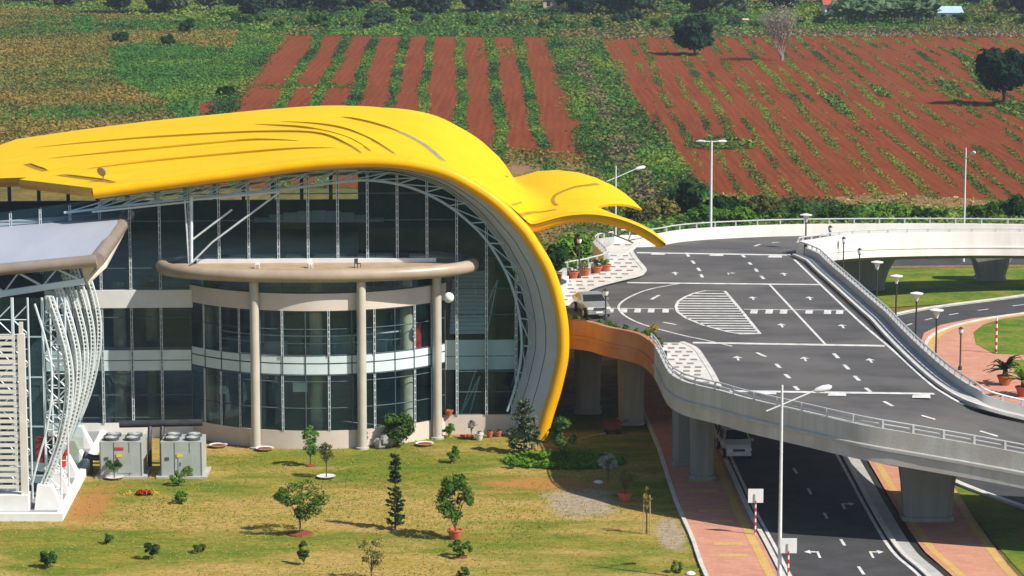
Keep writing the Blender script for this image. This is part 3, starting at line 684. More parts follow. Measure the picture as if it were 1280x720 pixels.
# ---------------- markings on the deck
mk = MB()
def line(px, wd, mb=mk, lift=0.014):
    P = [D(x, y, lift) for x, y in px]; L = []; R = []
    for i, p in enumerate(P):
        a = P[max(i - 1, 0)]; c = P[min(i + 1, len(P) - 1)]; d = Vector((c.x - a.x, c.y - a.y, 0)).normalized(); n = Vector((d.y, -d.x, 0)) * wd / 2
        L.append(tuple(p - n)); R.append(tuple(p + n))
    mb.grid([L, R])
def lerp_px(a, b_, n): return [(a[0] + (b_[0] - a[0]) * k / n, a[1] + (b_[1] - a[1]) * k / n) for k in range(n + 1)]
line(lerp_px((796, 316), (984, 319), 6), 0.55); line(lerp_px((784, 353.5), (1026, 356), 6), 0.5)
line(lerp_px((866, 428.5), (1106, 432.5), 6), 0.55); line(lerp_px((912, 489), (1168, 492.5), 8), 0.5)
line(lerp_px((962, 356), (1032, 431), 4), 0.16)
line(crom([(986, 318), (1072, 400), (1115, 437), (1160, 478), (1180, 492), (1210, 508.5), (1245, 519.5), (1290, 531)], 6), 0.18, lift=0.02)
for a, b_ in (((858, 316), (861, 321)), ((865, 326), (868, 330)), ((872, 335), (875, 339)), ((876, 343), (878, 347)),
              ((928, 319), (931, 322)), ((936, 328), (939, 331)), ((944, 336), (947, 340)), ((951, 345), (955, 349)),
              ((970, 455), (975, 460)), ((981.5, 468), (987, 473)), ((993, 483), (998, 488)), ((946, 441), (957, 446)),
              ((1042, 442), (1048, 448)), ((1055, 456), (1061, 462)), ((1068, 470), (1074, 476)), ((1082, 485), (1088, 490)),
              ((1105, 502), (1116, 508)), ((1152, 519.5), (1169, 524.5)), ((1225, 539), (1247, 545.5)),
              ((814, 374.5), (824, 369)), ((829, 403), (845, 406)), ((943, 308), (950, 305.5)), ((965, 303.5), (974, 303))):
    line([a, b_], 0.22)
for x in (759, 776, 793, 810, 828): line([(x, 388.4), (x + 8, 388.5)], 1.5)
for x in (938, 957, 975, 1007): line([(x, 389.6), (x + 9, 389.8)], 1.6)
for x in (1030, 1045): line([(x, 390), (x + 9, 390.2)], 1.6)
line(lerp_px((752, 385.4), (842, 386.2), 3), 0.18); line(lerp_px((930, 386.8), (1058, 388), 3), 0.18)
line(crom([(857, 353.5), (815, 361), (792, 369), (777, 378), (773.5, 386), (783, 396), (806, 406.5), (850, 418.5), (885, 426), (915, 433)], 6), 0.16)
isl = [(845, 383), (848, 376.5), (857, 371), (868, 366.5), (882, 363.5), (906, 364), (928, 390), (950, 417.5), (927, 418), (908, 414.5), (880, 407), (858, 398), (847, 390)]
line(isl + [isl[0]], 0.2)
def span(y):
    xs = []
    for i in range(len(isl)):
        (x0, y0), (x1, y1) = isl[i], isl[(i + 1) % len(isl)]
        if (y0 - y) * (y1 - y) < 0: xs.append(x0 + (x1 - x0) * (y - y0) / (y1 - y0))
    return (min(xs), max(xs)) if len(xs) >= 2 else None
y = 367.0
while y < 417:
    s_ = span(y)
    if s_: line([(s_[0], y), (s_[1], y + 0.4)], 0.34)
    y += 3.1
mk.build('road_marking', 'marking', vd)
def arrow(px, py, kind=0):
    mb = MB(); c = D(px, py, 0.016); s = 0.42
    shp = [(-0.16, -1.7), (0.16, -1.7), (0.16, 0.2), (0.7, 0.2), (0.0, 1.7), (-0.7, 0.2), (-0.16, 0.2)] if kind == 0 else \
          [(-0.1, -1.6), (0.1, -1.6), (0.1, 0.2), (0.6, 0.2), (0.6, -0.2), (1.3, 0.4), (0.6, 1.0), (0.6, 0.6), (-0.1, 0.6)]
    mb.poly([(c.x + x * s, c.y + y * s * (1 if kind < 2 else -1), c.z) for x, y in shp])
    mb.build('lane_arrow', 'marking', vd)
for a in ((844, 342), (980, 343), (941, 373), (1012, 373), (977, 407), (1053, 408), (922, 448), (1006, 449), (1088, 451)): arrow(*a)
arrow(910, 342, 1)
for x, y in ((822, 316.5), (895, 318), (968, 320), (958, 489.5), (1045, 491.5), (1150, 494)):
    mb = MB(); c = D(x, y, 0.02); mb.poly([(c.x - .55, c.y - .8, c.z), (c.x + .45, c.y - .9, c.z), (c.x + .55, c.y + .1, c.z), (c.x - .35, c.y + .2, c.z)]); mb.build('lane_mark', 'marking', vd)
# paved walkways on the deck beside the terminal
def paved(name, px, mats='paver_white', h=0.13):
    pts = [D(x, y, 0) for x, y in px]; mb = MB(); n = len(pts)
    top = [(p.x, p.y, p.z + h) for p in pts]; bot = [(p.x, p.y, p.z + 0.005) for p in pts]
    mb.add(top + bot, [tuple(range(n))] + [(i, n + i, n + (i + 1) % n, (i + 1) % n) for i in range(n)])
    o = mb.build(name, mats, vd)
    if o.data.polygons[0].normal.z < 0: o.data.flip_normals()
    return o
wa = [(768, 306), (800, 305), (789, 316), (794, 324), (803, 336), (803, 342), (797, 347), (768, 354), (740, 362), (718, 374), (708, 383), (694, 384), (688, 368), (700, 355), (735, 344), (760, 335), (750, 316)]
paved('walkway', wa)
wb = [(822, 431), (852, 431), (868, 438), (878, 452), (888, 468), (897, 485), (868, 479.5), (850, 471), (838, 462), (828, 445)]
paved('walkway', wb)
def pave_dashes(name, poly, y0, y1, dy):
    mb = MB(); r_ = random.Random(4); y = y0; k = 0
    while y < y1:
        xs = []
        for i in range(len(poly)):
            (xa, ya), (xb, yb) = poly[i], poly[(i + 1) % len(poly)]
            if (ya - y) * (yb - y) < 0: xs.append(xa + (xb - xa) * (y - ya) / (yb - ya))
        if len(xs) >= 2:
            x = min(xs) + 3 + (k % 2) * 7
            while x < max(xs) - 9:
                a = D(x, y, 0.145); b_ = D(x + 8, y, 0.145); mb.poly([(a.x, a.y - .22, a.z), (b_.x, b_.y - .22, b_.z), (b_.x, b_.y + .22, b_.z), (a.x, a.y + .22, a.z)]); x += 14
        y += dy; k += 1
    mb.build(name, 'paver_grey', vd)
pave_dashes('paving_pattern', wa, 308, 380, 4.6); pave_dashes('paving_pattern', wb, 433, 484, 4.8)
mk2 = MB()
line(crom([(788, 315), (795, 326), (805, 338), (804, 343), (797, 348), (768, 355), (740, 363), (718, 375.5), (708, 385)], 5), 0.32, mk2, 0.15)
line(crom([(852, 430), (869, 438), (880, 453), (890, 469), (899, 487)], 5), 0.32, mk2, 0.15)
mk2.build('kerb', 'kerb_white', vd)
# markings on the lower road
mb = MB()
def lowline(px, wd):
    P = [G(x, y, 0.085) for x, y in px]; d = (P[-1] - P[0]).normalized(); n = Vector((d.y, -d.x, 0)) * wd / 2
    mb.poly([tuple(P[0] - n), tuple(P[-1] - n), tuple(P[-1] + n), tuple(P[0] + n)])
for a, b_ in (((1051, 674), (1056, 682)), ((1073, 708), (1080, 718)), ((1030, 641), (1034, 648)), ((1010, 610), (1014, 618)), ((992, 585), (996, 592)), ((975, 560), (979, 566))): lowline([a, b_], 0.16)
struct(mb.build('lane_line', 'marking'))
mb = MB()
for (px, py, mir) in ((1022, 690, 1), (1088, 690, -1), (1053, 630, -1)):
    c = G(px, py, 0.085)
    shp = [(-0.09, -1.5), (0.09, -1.5), (0.09, -0.1), (0.5, -0.1), (0.5, -0.45), (0.95, 0.05), (0.5, 0.55), (0.5, 0.2), (-0.09, 0.2)]
    pts = [(c.x - x * mir * .72, c.y + y * .8, c.z) for x, y in shp]; mb.poly(pts if mir < 0 else pts[::-1])
struct(mb.build('turn_arrow', 'marking'))
# ================================================================ TERMINAL with the yellow leaf roof
BA = 0.046
OB = G(690, 552); UU = Vector((math.cos(BA), math.sin(BA), 0)); WW = Vector((-math.sin(BA), math.cos(BA), 0))
def Bw(px, py, w=0.0):
    d = ray(px, py); o = Vector((0, 0, CAMH)); c = OB + WW * w
    t = (c - o).dot(WW) / d.dot(WW); p = o + d * t
    return ((p - OB).dot(UU), p.z)
def L(u, w, z): return OB + UU * u + WW * w + Vector((0, 0, z))
tb = thing('airport_terminal', 'glazed terminal building under a big curling yellow leaf-shaped roof, with a curved bay in front', 'building', tuple(OB))
# ---- front profile of the shell
prof_px = [(117, 241), (200, 230), (300, 217), (380, 206), (440, 202), (480, 202), (520, 206.5), (560, 217), (597.5, 237), (622.5, 255), (638, 270), (656.4, 289.4), (671, 311.7), (682.5, 331), (691.5, 353.3), (697, 372), (702, 397.8), (704, 420), (703.3, 447), (698.5, 470.8), (693.3, 491.7), (686.7, 512.5), (681.4, 530.5), (676, 549)]
pr = [Bw(x, y, 0) for x, y in prof_px]
sl = (pr[1][1] - pr[0][1]) / (pr[1][0] - pr[0][0])
pr_ext = [(pr[0][0] - 14, pr[0][1] - 14 * sl * 1.1), (pr[0][0] - 6, pr[0][1] - 6 * sl)] + pr
PROF = crom(pr_ext, 10)
# equal-step resample with normals
P2 = [Vector((u, z)) for u, z in PROF]
acc = [0]
for i in range(1, len(P2)): acc.append(acc[-1] + (P2[i] - P2[i - 1]).length)
def at_s(s):
    s = min(max(s, 0), acc[-1]); k = int(np.searchsorted(acc, s)) ; k = min(max(k, 1), len(P2) - 1)
    f = (s - acc[k - 1]) / max(acc[k] - acc[k - 1], 1e-9); return P2[k - 1].lerp(P2[k], f)
def nrm(s):
    d = (at_s(s + .25) - at_s(s - .25)).normalized(); return Vector((-d.y, d.x))     # outward
S0 = acc[20]; S1 = acc[-1]       # front left corner ... right foot
ROOF_W = 36.0
CU = [pr[0][0], pr[2][0], pr[5][0], pr[8][0], pr[11][0]]
def camber(u, w): return w / 36.0 * np.interp(u, CU, [.40, .15, -.42, -.25, 0])
def s_left(w):
    k = [(0, 0), (9.6, -5.5), (10.2, -5.1), (13, -8.2), (20, -11), (30, -11), (36, -9)]
    return S0 + float(np.interp(w, [a for a, _ in k], [b_ for _, b_ in k]))
def roof_pt(s, w, off=0.28):
    p = at_s(s) + nrm(s) * off; return L(p.x, w, p.y + float(camber(p.x, w)))
ws = sorted(set([0.0, 0.6] + list(np.linspace(1.5, 36, 24)) + [9.6, 10.2]))
NS = 90
rows_t = []; rows_b = []
for w_ in ws:
    a = s_left(w_); ss = [a + (S1 - a) * k / NS for k in range(NS + 1)]
    rows_t.append([tuple(roof_pt(s, w_, 0.28)) for s in ss]); rows_b.append([tuple(roof_pt(s, w_, -0.28)) for s in ss])
mb = MB(); mb.grid(rows_t); roof = mb.build('roof', 'yellow_panel', tb, smooth=40)
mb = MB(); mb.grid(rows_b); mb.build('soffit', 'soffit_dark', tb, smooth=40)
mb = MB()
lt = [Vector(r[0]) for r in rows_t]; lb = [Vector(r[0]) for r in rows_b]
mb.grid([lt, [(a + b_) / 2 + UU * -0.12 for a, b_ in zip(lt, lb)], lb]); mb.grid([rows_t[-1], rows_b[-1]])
mb.build('roof_fascia', 'fascia_shaded', roof)
# rounded front rim
mb = MB(); ss = np.linspace(S0, S1, 110); mb.tube([L(at_s(s).x, 0, at_s(s).y) for s in ss], 0.36, 12)
mb.build('roof_rim', 'yellow_edge', roof, smooth=50)
# pixel -> roof surface
sg = np.linspace(0, S1, 500); wg = np.linspace(0, 36, 200)
tab = np.array([[*(at_s(s) + nrm(s) * 0.28)] for s in sg])
def roof_uv(px, py):
    base = np.array(OB); PU = np.array(UU); PW = np.array(WW)
    X = base[None, None] + tab[:, None, 0:1] * PU + wg[None, :, None] * PW
    X = X + np.array([0, 0, 1.0]) * (tab[:, None, 1:2] + (np.interp(tab[:, 0], CU, [.40, .15, -.42, -.25, 0])[:, None] * wg[None, :] / 36.0)[..., None])
    z = X[..., 2] - CAMH; zc = X[..., 1] * ct - z * st; yd = -X[..., 1] * st - z * ct
    qx = CX + FPX * X[..., 0] / zc; qy = CY + FPX * yd / zc
    d = (qx - px) ** 2 + ((qy - py) * 2.0) ** 2
    # front-most match
    i, j = np.unravel_index(np.argmin(d), d.shape)
    return sg[i], wg[j]
def seam(px, wd, m, name='roof_seam'):
    uv = [roof_uv(x, y) for x, y in px]; uv = crom(uv, 6); A = []; B_ = []
    for i, (s, w_) in enumerate(uv):
        a = uv[max(i - 1, 0)]; c = uv[min(i + 1, len(uv) - 1)]; d = Vector((c[0] - a[0], c[1] - a[1])); d.normalize(); n = Vector((-d.y, d.x)) * wd / 2
        A.append(tuple(roof_pt(s - n.x, w_ - n.y, 0.30))); B_.append(tuple(roof_pt(s + n.x, w_ + n.y, 0.30)))
    mb = MB(); mb.grid([A, B_]); mb.build(name, m, roof)
    if name == 'roof_seam':                       # the sheet behind laps over the sheet in front: a low step with a long taper
        r1, r2, r3 = [], [], []; n_ = len(uv) - 1
        for i, (s, w_) in enumerate(uv):
            a = uv[max(i - 1, 0)]; c = uv[min(i + 1, n_)]; d = Vector((c[0] - a[0], c[1] - a[1])); d.normalize(); n = Vector((-d.y, d.x))
            if n.y < 0: n = -n
            e = min(1, 4 * min(i, n_ - i) / n_); k = wd / 2 + .01
            r1.append(tuple(roof_pt(s + n.x * k, w_ + n.y * k, .285))); r2.append(tuple(roof_pt(s + n.x * k, w_ + n.y * k, .29 + .10 * e))); r3.append(tuple(roof_pt(s + n.x * (k + 1.6), w_ + n.y * (k + 1.6), .283)))
        mb = MB(); mb.grid([r1, r2, r3]); mb.build('roof_lap', 'yellow_panel', roof)
seam([(32, 205), (44, 210), (57, 214)], 0.35, 'seam_dark')
seam([(73, 219), (95, 222), (118, 225), (142, 228.5)], 0.35, 'seam_dark')
seam([(110, 211), (200, 201), (320, 190), (420, 185)], 0.16, 'seam_dark')
seam([(60, 198), (160, 189), (250, 181), (320, 175.5), (372, 176)], 0.14, 'seam_dark')
seam([(42, 185), (130, 177), (225, 170), (320, 165.5), (395, 167), (432, 180), (452, 191)], 0.13, 'seam_dark')
seam([(352, 152), (420, 159), (455, 171), (492, 192)], 0.15, 'seam_dark')
seam([(425, 146), (460, 153), (500, 165)], 0.14, 'seam_dark')
seam([(500, 165), (530, 180), (554, 201)], 0.42, 'skylight_strip', 'skylight')
seam([(320, 155.5), (380, 160), (430, 172), (462, 189)], 0.16, 'seam_dark')
# ---- grey lining between the rim and the glass
def dlin(s):
    f = (s - S0) / (S1 - S0); return float(np.interp(f, [0, .30, .45, .55, .66, .78, .9, 1.0], [.45, .45, .55, .9, 1.45, 1.7, 1.75, 1.7]))
WF = 2.4
def lin_pt(s, w_, k): p = at_s(s) - nrm(s) * k; return (p.x, p.y)
ss = np.linspace(S0, S1, 120)
mb = MB(); rows = []
for f in np.linspace(0, 1, 5):
    rows.append([tuple(L(*(lambda q: (q[0], 0.15 + (WF - 0.2) * f, q[1]))(lin_pt(s, 0, 0.25 + dlin(s) * f)))) for s in ss])
mb.grid(rows); lining = mb.build('arch_lining', 'lining_grey', tb, smooth=60)
mb = MB()
for f in (0.42, 0.74):
    mb.tube([L(*(lambda q: (q[0], 0.13 + (WF - 0.2) * f, q[1]))(lin_pt(s, 0, 0.26 + dlin(s) * f))) for s in ss[44:]], 0.02, 4)
mb.build('panel_joint', 'soffit_dark', lining)
inner = [lin_pt(s, 0, 0.25 + dlin(s)) for s in ss]
inner_x = [lin_pt(s, 0, 0.25 + dlin(max(s, S0))) for s in np.linspace(0, S0, 20)[:-1]] + inner
def zspan(u, z0):
    zs = []
    for (ua, za), (ub, zb) in zip(inner_x[:-1], inner_x[1:]):
        if (ua - u) * (ub - u) <= 0 and ua != ub: zs.append(za + (zb - za) * (u - ua) / (ub - ua))
    if not zs: return None
    hi = max(zs); lo = min(zs)
    return (max(z0, lo) if lo < hi - 0.2 and lo > z0 and len(zs) > 1 else z0, hi)
# ---- heights
Zp = Bw(600, 518, WF)[1]                       # plinth top
Zs0, Zs1 = Bw(600, 463, WF)[1], Bw(600, 426, WF)[1]   # right slab
Zl0, Zl1 = Bw(180, 463, WF)[1], Bw(180, 437.5, WF)[1]
Zb0, Zb1 = Bw(180, 384, WF)[1], Bw(180, 362, WF)[1]
uL, uR0, uR1 = Bw(-70, 440, WF)[0], Bw(240, 440, WF)[0], Bw(556, 440, WF)[0]
uc = (uR0 + uR1) / 2; hc = (uR1 - uR0) / 2
WFR = -1.5; sag = WF - WFR; RR = (hc * hc + sag * sag) / (2 * sag); cw = WFR + RR; amax = math.asin(hc / RR)
Zring = Bw(398, 345, -2.0)[1]
Zter = Zring + 0.10
print('heights', Zp, Zs0, Zs1, Zl0, Zl1, Zb0, Zb1, Zring, 'R', RR, 'u', uL, uR0, uR1)
# ---- flat glazing behind the arch
step = 37.0 / 1280 * 1280
mx = [239 + 36.9 * k for k in range(-9, 12)]
um = [Bw(x, 420, WF)[0] for x in mx]
umax = max(p[0] for p in inner)
edges = [u for u in um if uL - 2 < u < umax - .05] + [umax - 0.06]
glass = MB(); fr = MB()
for a, b_ in zip(edges[:-1], edges[1:]):
    n = 4; top = []; bot = []
    inbay = (a + b_) / 2
    z0 = Zp if not (uR0 < inbay < uR1) else Zter
    if inbay < uR0: z0 = 0.9
    for k in range(n + 1):
        u = a + (b_ - a) * k / n; sp = zspan(u, z0)
        if sp is None: continue
        bot.append(tuple(L(u, WF, sp[0]))); top.append(tuple(L(u, WF, sp[1])))
    if len(top) >= 2:
        zl = [q for q in (2.2, 4.2, 6.4, 8.6, 10.6, 12.6, 14.4)]
        jr = random.Random(int(a * 100))
        for k in range(len(top) - 1):
            pass
        cuts = [z for z in zl if min(q[2] for q in bot) + .3 < z < min(q[2] for q in top) - .3]
        prev = bot
        for z in cuts + [None]:
            cur = top if z is None else [(q[0], q[1], z) for q in top]
            jt, jb = jr.uniform(-.018, .018), jr.uniform(-.018, .018)
            glass.grid([[tuple(Vector(q) + WW * (jb + .012 * (i / 4 - .5) * jr.uniform(-1, 1))) for i, q in enumerate(prev)], [tuple(Vector(q) + WW * jt) for q in cur]]); prev = cur
curtain = glass.build('curtain_wall', 'glass_upper', tb)
def mullion(u, w_, z0, z1, nx, parent, ladder=True, m='steel_white', ux=UU, wx=WW):
    """white ladder truss standing just behind the glass"""
    mb = MB(); o = OB + UU * u + WW * w_
    for s in (-1, 1):
        mb.bar(o + ux * (s * 0.055) + wx * 0.2 + Vector((0, 0, z0)), o + ux * (s * 0.055) + wx * 0.2 + Vector((0, 0, z1)), 0.04, 0.04)
    z = z0 + .2
    while z < z1 - .1:
        mb.bar(o + ux * -0.055 + wx * 0.2 + Vector((0, 0, z)), o + ux * 0.055 + wx * 0.2 + Vector((0, 0, z)), 0.03, 0.06); z += 0.42
    return mb.build('mullion', m, parent)
for u in edges[1:-1]:
    z0 = Zter if uR0 - .1 < u < uR1 + .1 else (0.9 if u < uR0 else Zp)
    sp = zspan(u, z0)
    if sp and sp[1] - sp[0] > 1: mullion(u, WF - .38, sp[0], sp[1] - .1, 1, curtain)
mb = MB()
for z in [Zp + .02, Zp + 1.4, Zs0 - 0.05, Zs1 + 1.6, Zs1 + 3.2, Zb1 + 1.3, Zring + 2.7, Zring + 4.3]:
    for a, b_ in zip(edges[:-1], edges[1:]):
        if uR0 - .1 < (a + b_) / 2 < uR1 + .1 and z < Zring: continue
        sa, sb = zspan(a, 0), zspan(b_, 0)
        if sa and sb and sa[0] < z < sa[1] and sb[0] < z < sb[1]: mb.bar(L(a, WF - .03, z), L(b_, WF - .03, z), 0.07, 0.06)
for u in edges[:-1]:
    z0 = Zter if uR0 - .1 < u < uR1 + .1 else (0.9 if u < uR0 else Zp)
    sp = zspan(u, z0)
    if sp: mb.bar(L(u, WF - .035, sp[0]), L(u, WF - .035, sp[1]), 0.06, 0.08)
mb.build('glazing_frame', 'mullion_dark', curtain)
# ---- plinths and floor bands of the flat walls
mb = MB()
def flatband(mb, ua, ub, z0, z1, w_, d=0.2):
    n = 6
    mb.box(tuple(L((ua + ub) / 2, w_ + d / 2, (z0 + z1) / 2)), (ub - ua, d, z1 - z0), BA)
uF = zspan(0, 0)
flatband(mb, uR1 - .3, Bw(646, 530, WF)[0], 0.0, Zp, WF - 0.12); mb.build('plinth', 'cladding_pale', tb)
mb = MB(); flatband(mb, uL, uR0, 0.0, 0.9, WF - 0.12); mb.build('plinth', 'plaster_white', tb)
uSr = Bw(650, 445, WF)[0]
mb = MB(); flatband(mb, uR1, uSr - .2, Zs0 + .85, Zs1, WF + .28, .15); flatband(mb, uR1, uSr - .25, Zs0, Zs0 + .8, WF + .28, .15); mb.build('floor_band', 'band_glass_white', tb)
mb = MB(); zm = (Zl0 + Zl1) / 2; flatband(mb, uL, uR0 - .05, Zl0, zm - .03, WF - .06, .1); flatband(mb, uL, uR0 - .05, zm + .03, Zl1, WF - .06, .1); mb.build('floor_band', 'band_glass_white', tb)
mb = MB(); flatband(mb, uL, uR0 + .1, Zb0, Zb1, WF - .25, .3); mb.build('floor_band', 'band_white', tb)
# ---- rotunda
def ring_pt(a, r, z): return L(uc + r * math.sin(a), cw - r * math.cos(a), z)
def arcband(name, r, z0, z1, m, parent=tb, th=0.15, n=48, amx=amax):
    mb = MB(); aa = np.linspace(-amx, amx, n)
    mb.grid([[tuple(ring_pt(a, r - th, z0)) for a in aa], [tuple(ring_pt(a, r, z0)) for a in aa], [tuple(ring_pt(a, r, z1)) for a in aa], [tuple(ring_pt(a, r - th, z1)) for a in aa]], flip=False)
    return mb.build(name, m, parent, smooth=40)
zp_ = Bw(398, 538.5, WFR)[1]; zs0 = Bw(398, 468, WFR)[1]; zs1 = Bw(398, 445.5, WFR)[1]; zsm = Bw(398, 455, WFR)[1]; zb0 = Bw(398, 388.5, WFR)[1]; zb1 = Bw(398, 367, WFR)[1]
arcband('plinth', RR + .08, 0.0, zp_, 'cladding_pale')
arcband('floor_band', RR + .03, zs0, zsm - .03, 'band_glass_white'); arcband('floor_band', RR + .03, zsm + .05, zs1, 'band_glass_white')
arcband('upper_band', RR + .10, zb0, zb1, 'cladding_pale')
bay = arcband('bay_glazing', RR, zp_, Zring - .2, 'glass_curtain', th=0.02)
nb = 13; angs = [(-amax + 2 * amax * k / nb) for k in range(nb + 1)]
mb = MB()
for a in angs:
    mb.bar(ring_pt(a, RR + .03, zp_), ring_pt(a, RR + .03, Zring - .2), 0.06, 0.08)
for z in (zp_ + 1.35, zs0 - .45, zs1 + .05, zs1 + 1.6, zb0 - .06, zb1 + .04, zs0 - .06):
    mb.tube([ring_pt(a, RR + .03, z) for a in np.linspace(-amax, amax, 40)], 0.035, 4)
mb.build('glazing_frame', 'mullion_dark', bay)
for ka, a in enumerate(angs[1:-1]):
    if ka % 2 and ka not in (1, 11): continue
    d = UU * math.cos(a) + WW * math.sin(a); nrm_ = -(UU * math.sin(a) - WW * math.cos(a))
    for (z0, z1) in ((zp_, zs0 - .1), (zs1, zb0)):
        mb = MB(); o = ring_pt(a, RR + .1, 0)
        for s in (-1, 1): mb.bar(o + d * (s * .05) + Vector((0, 0, z0)), o + d * (s * .05) + Vector((0, 0, z1)), .035, .035)
        z = z0 + .2
        while z < z1: mb.bar(o + d * -.05 + Vector((0, 0, z)), o + d * .05 + Vector((0, 0, z)), .03, .06); z += .42
        mb.build('mullion', 'steel_white', bay)
# ring canopy: fat tan tube round a sunken terrace floor
def ell(t, k=1.0): return (uc + 9.25 * k * math.cos(t), 2.3 - 4.3 * k * math.sin(t))
ring = []
for t in np.linspace(-0.75, math.pi + 0.3, 80):
    u, w_ = ell(t); ring.append(L(u, w_, Zring))
mb = MB(); mb.tube(ring, 0.40, 14); canopy = mb.build('canopy_ring', 'cladding_tan', tb, smooth=50)
mb = MB(); pts = [L(*ell(t, .99), Zring + .16) for t in np.linspace(0, math.pi, 50)]; mb.poly([tuple(p) for p in pts]); o = mb.build('terrace_floor', 'terrace_floor', tb)
if o.data.polygons[0].normal.z < 0: o.data.flip_normals()
mb = MB(); pts = [L(*ell(t, .985), Zring - .34) for t in np.linspace(0, math.pi, 50)]; mb.poly([tuple(p) for p in pts]); mb.build('canopy_soffit', 'cladding_pale', tb)
mb = MB(); flatband(mb, Bw(246, 325, WF)[0], Bw(545, 325, WF)[0], Zring + .17, Zring + .42, WF - .3, .25); mb.build('terrace_sill', 'band_white', tb)
for px in (322, 452, 545):
    du = (px - 398) / 20.75; r = RR + .42; w_ = cw - math.sqrt(r * r - du * du); u = uc + du
    mb = MB(); o = L(u, w_, 0); mb.lathe([(0.0, 0), (.40, 0), (.40, .12), (.275, .14), (.275, Zring - .3), (0, Zring - .3)], o, 20)
    mb.build('column', 'column_stone', tb, smooth=40)
# ---- arch truss in front of the glass
bch_px = [(80, 266), (115, 262), (230, 249), (350, 237), (430, 227), (470, 226), (515, 235), (560, 257), (599, 290), (620, 318), (635, 346), (643.5, 370), (648.5, 391), (651.5, 415), (652, 435), (650, 455), (646, 475), (641, 494), (634, 514)]
bch = crom([Bw(x, y, 1.5) for x, y in bch_px], 6)
mb = MB(); mb.tube([L(u, 1.5, z) for u, z in bch], 0.08, 6)
mb.tube([L(*(lambda q: (q[0], 1.9, q[1]))(lin_pt(s, 0, .32 + dlin(s) * .95))) for s in ss], 0.035, 5)
B3 = resample([(u, z) for u, z in bch], 46); T3 = resample([lin_pt(s, 0, .35 + dlin(s) * .8) for s in ss], 46)
for k in range(45):
    a, b_ = B3[k], T3[k + 1] if k % 2 == 0 else T3[k]; c = B3[k + 1]
    if k % 2 == 0: mb.tube([L(a.x, 1.5, a.y), L(T3[k + 1].x, 1.7, T3[k + 1].y)], .04, 5)
    else: mb.tube([L(T3[k].x, 1.7, T3[k].y), L(c.x, 1.5, c.y)], .045, 5)
mb.build('arch_truss', 'steel_teal', tb)
mb = MB()
u0, z0 = Bw(239, 328, 1.2); u1, z1 = Bw(239, 246, 1.2); mb.tube([L(u0, 1.2, z0), L(u1, 1.2, z1)], .11, 8)
for u_, z_ in [Bw(231, 250, 1.2)]: mb.tube([L(u_, 1.2, z_), L(u0 - .15, 1.2, z0)], .05, 6)
for (a, b_) in (((265, 303), (350, 240)), ((240, 328), (266, 302)), ((115, 265), (239, 252)), ((239, 250), (350, 240)), ((240, 300), (290, 262))):
    (ua, za), (ub, zb) = Bw(*a, 1.2), Bw(*b_, 1.2); mb.tube([L(ua, 1.2, za), L(ub, 1.2, zb)], .06, 6)
mb.build('strut_frame', 'steel_white', tb)
# ---- interior
mb = MB()
mb.box(tuple(L(uc - 3, 19, .06)), (34, 33, .1), BA)
for z0, z1 in ((Zl0 + .1, Zl1 - .2), (Zb0 + .1, Zb1 - .2)): mb.box(tuple(L(uc - 6, 20, (z0 + z1) / 2)), (24, 31, z1 - z0), BA)
mb.build('interior_floor', 'interior_floor', tb)
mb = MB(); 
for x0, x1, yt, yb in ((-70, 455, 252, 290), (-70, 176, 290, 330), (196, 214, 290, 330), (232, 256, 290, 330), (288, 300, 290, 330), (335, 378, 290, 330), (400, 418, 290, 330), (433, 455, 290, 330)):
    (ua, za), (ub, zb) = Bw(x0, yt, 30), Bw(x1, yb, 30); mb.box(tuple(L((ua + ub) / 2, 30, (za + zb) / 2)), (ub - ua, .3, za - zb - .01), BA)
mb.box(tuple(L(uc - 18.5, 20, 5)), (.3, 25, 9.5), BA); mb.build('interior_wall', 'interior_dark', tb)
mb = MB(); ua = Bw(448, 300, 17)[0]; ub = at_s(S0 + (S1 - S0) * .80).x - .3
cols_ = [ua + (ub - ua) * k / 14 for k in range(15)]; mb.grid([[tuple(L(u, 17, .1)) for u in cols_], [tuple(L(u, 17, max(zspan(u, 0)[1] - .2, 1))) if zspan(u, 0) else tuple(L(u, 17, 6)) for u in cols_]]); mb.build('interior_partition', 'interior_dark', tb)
for (px, w_) in ((150, 5), (395, .4), (508, 1.2), (262, 2.8), (270, 6), (190, 7), (340, 12), (450, 12), (560, 9), (612, 14)):
    u, _ = Bw(px, 440, w_); mb = MB(); o = L(u, w_, 0.11); mb.lathe([(.38, 0), (.38, Zring - .3 if w_ < 3 else 9)], o, 16); mb.build('interior_column', 'interior_column', tb, smooth=40)
mb = MB(); u, z = Bw(522, 422, 3.2); mb.box(tuple(L(u, 3.2, z)), (.45, .08, 1.9), BA); mb.build('red_banner', 'banner_red', tb)
for (px, py, wd) in ((346, 432, 1.6), (365, 430, 1.2), (470, 436, 2.0), (420, 433, 1.5)):
    mb = MB(); u, z = Bw(px, py, 4.5); mb.box(tuple(L(u, 4.6, Zl1 + .3)), (wd, .9, .85), BA); mb.box(tuple(L(u, 4.6, Zl1 + .78)), (wd + .1, 1.0, .08), BA); mb.build('counter', 'interior_grey', tb)
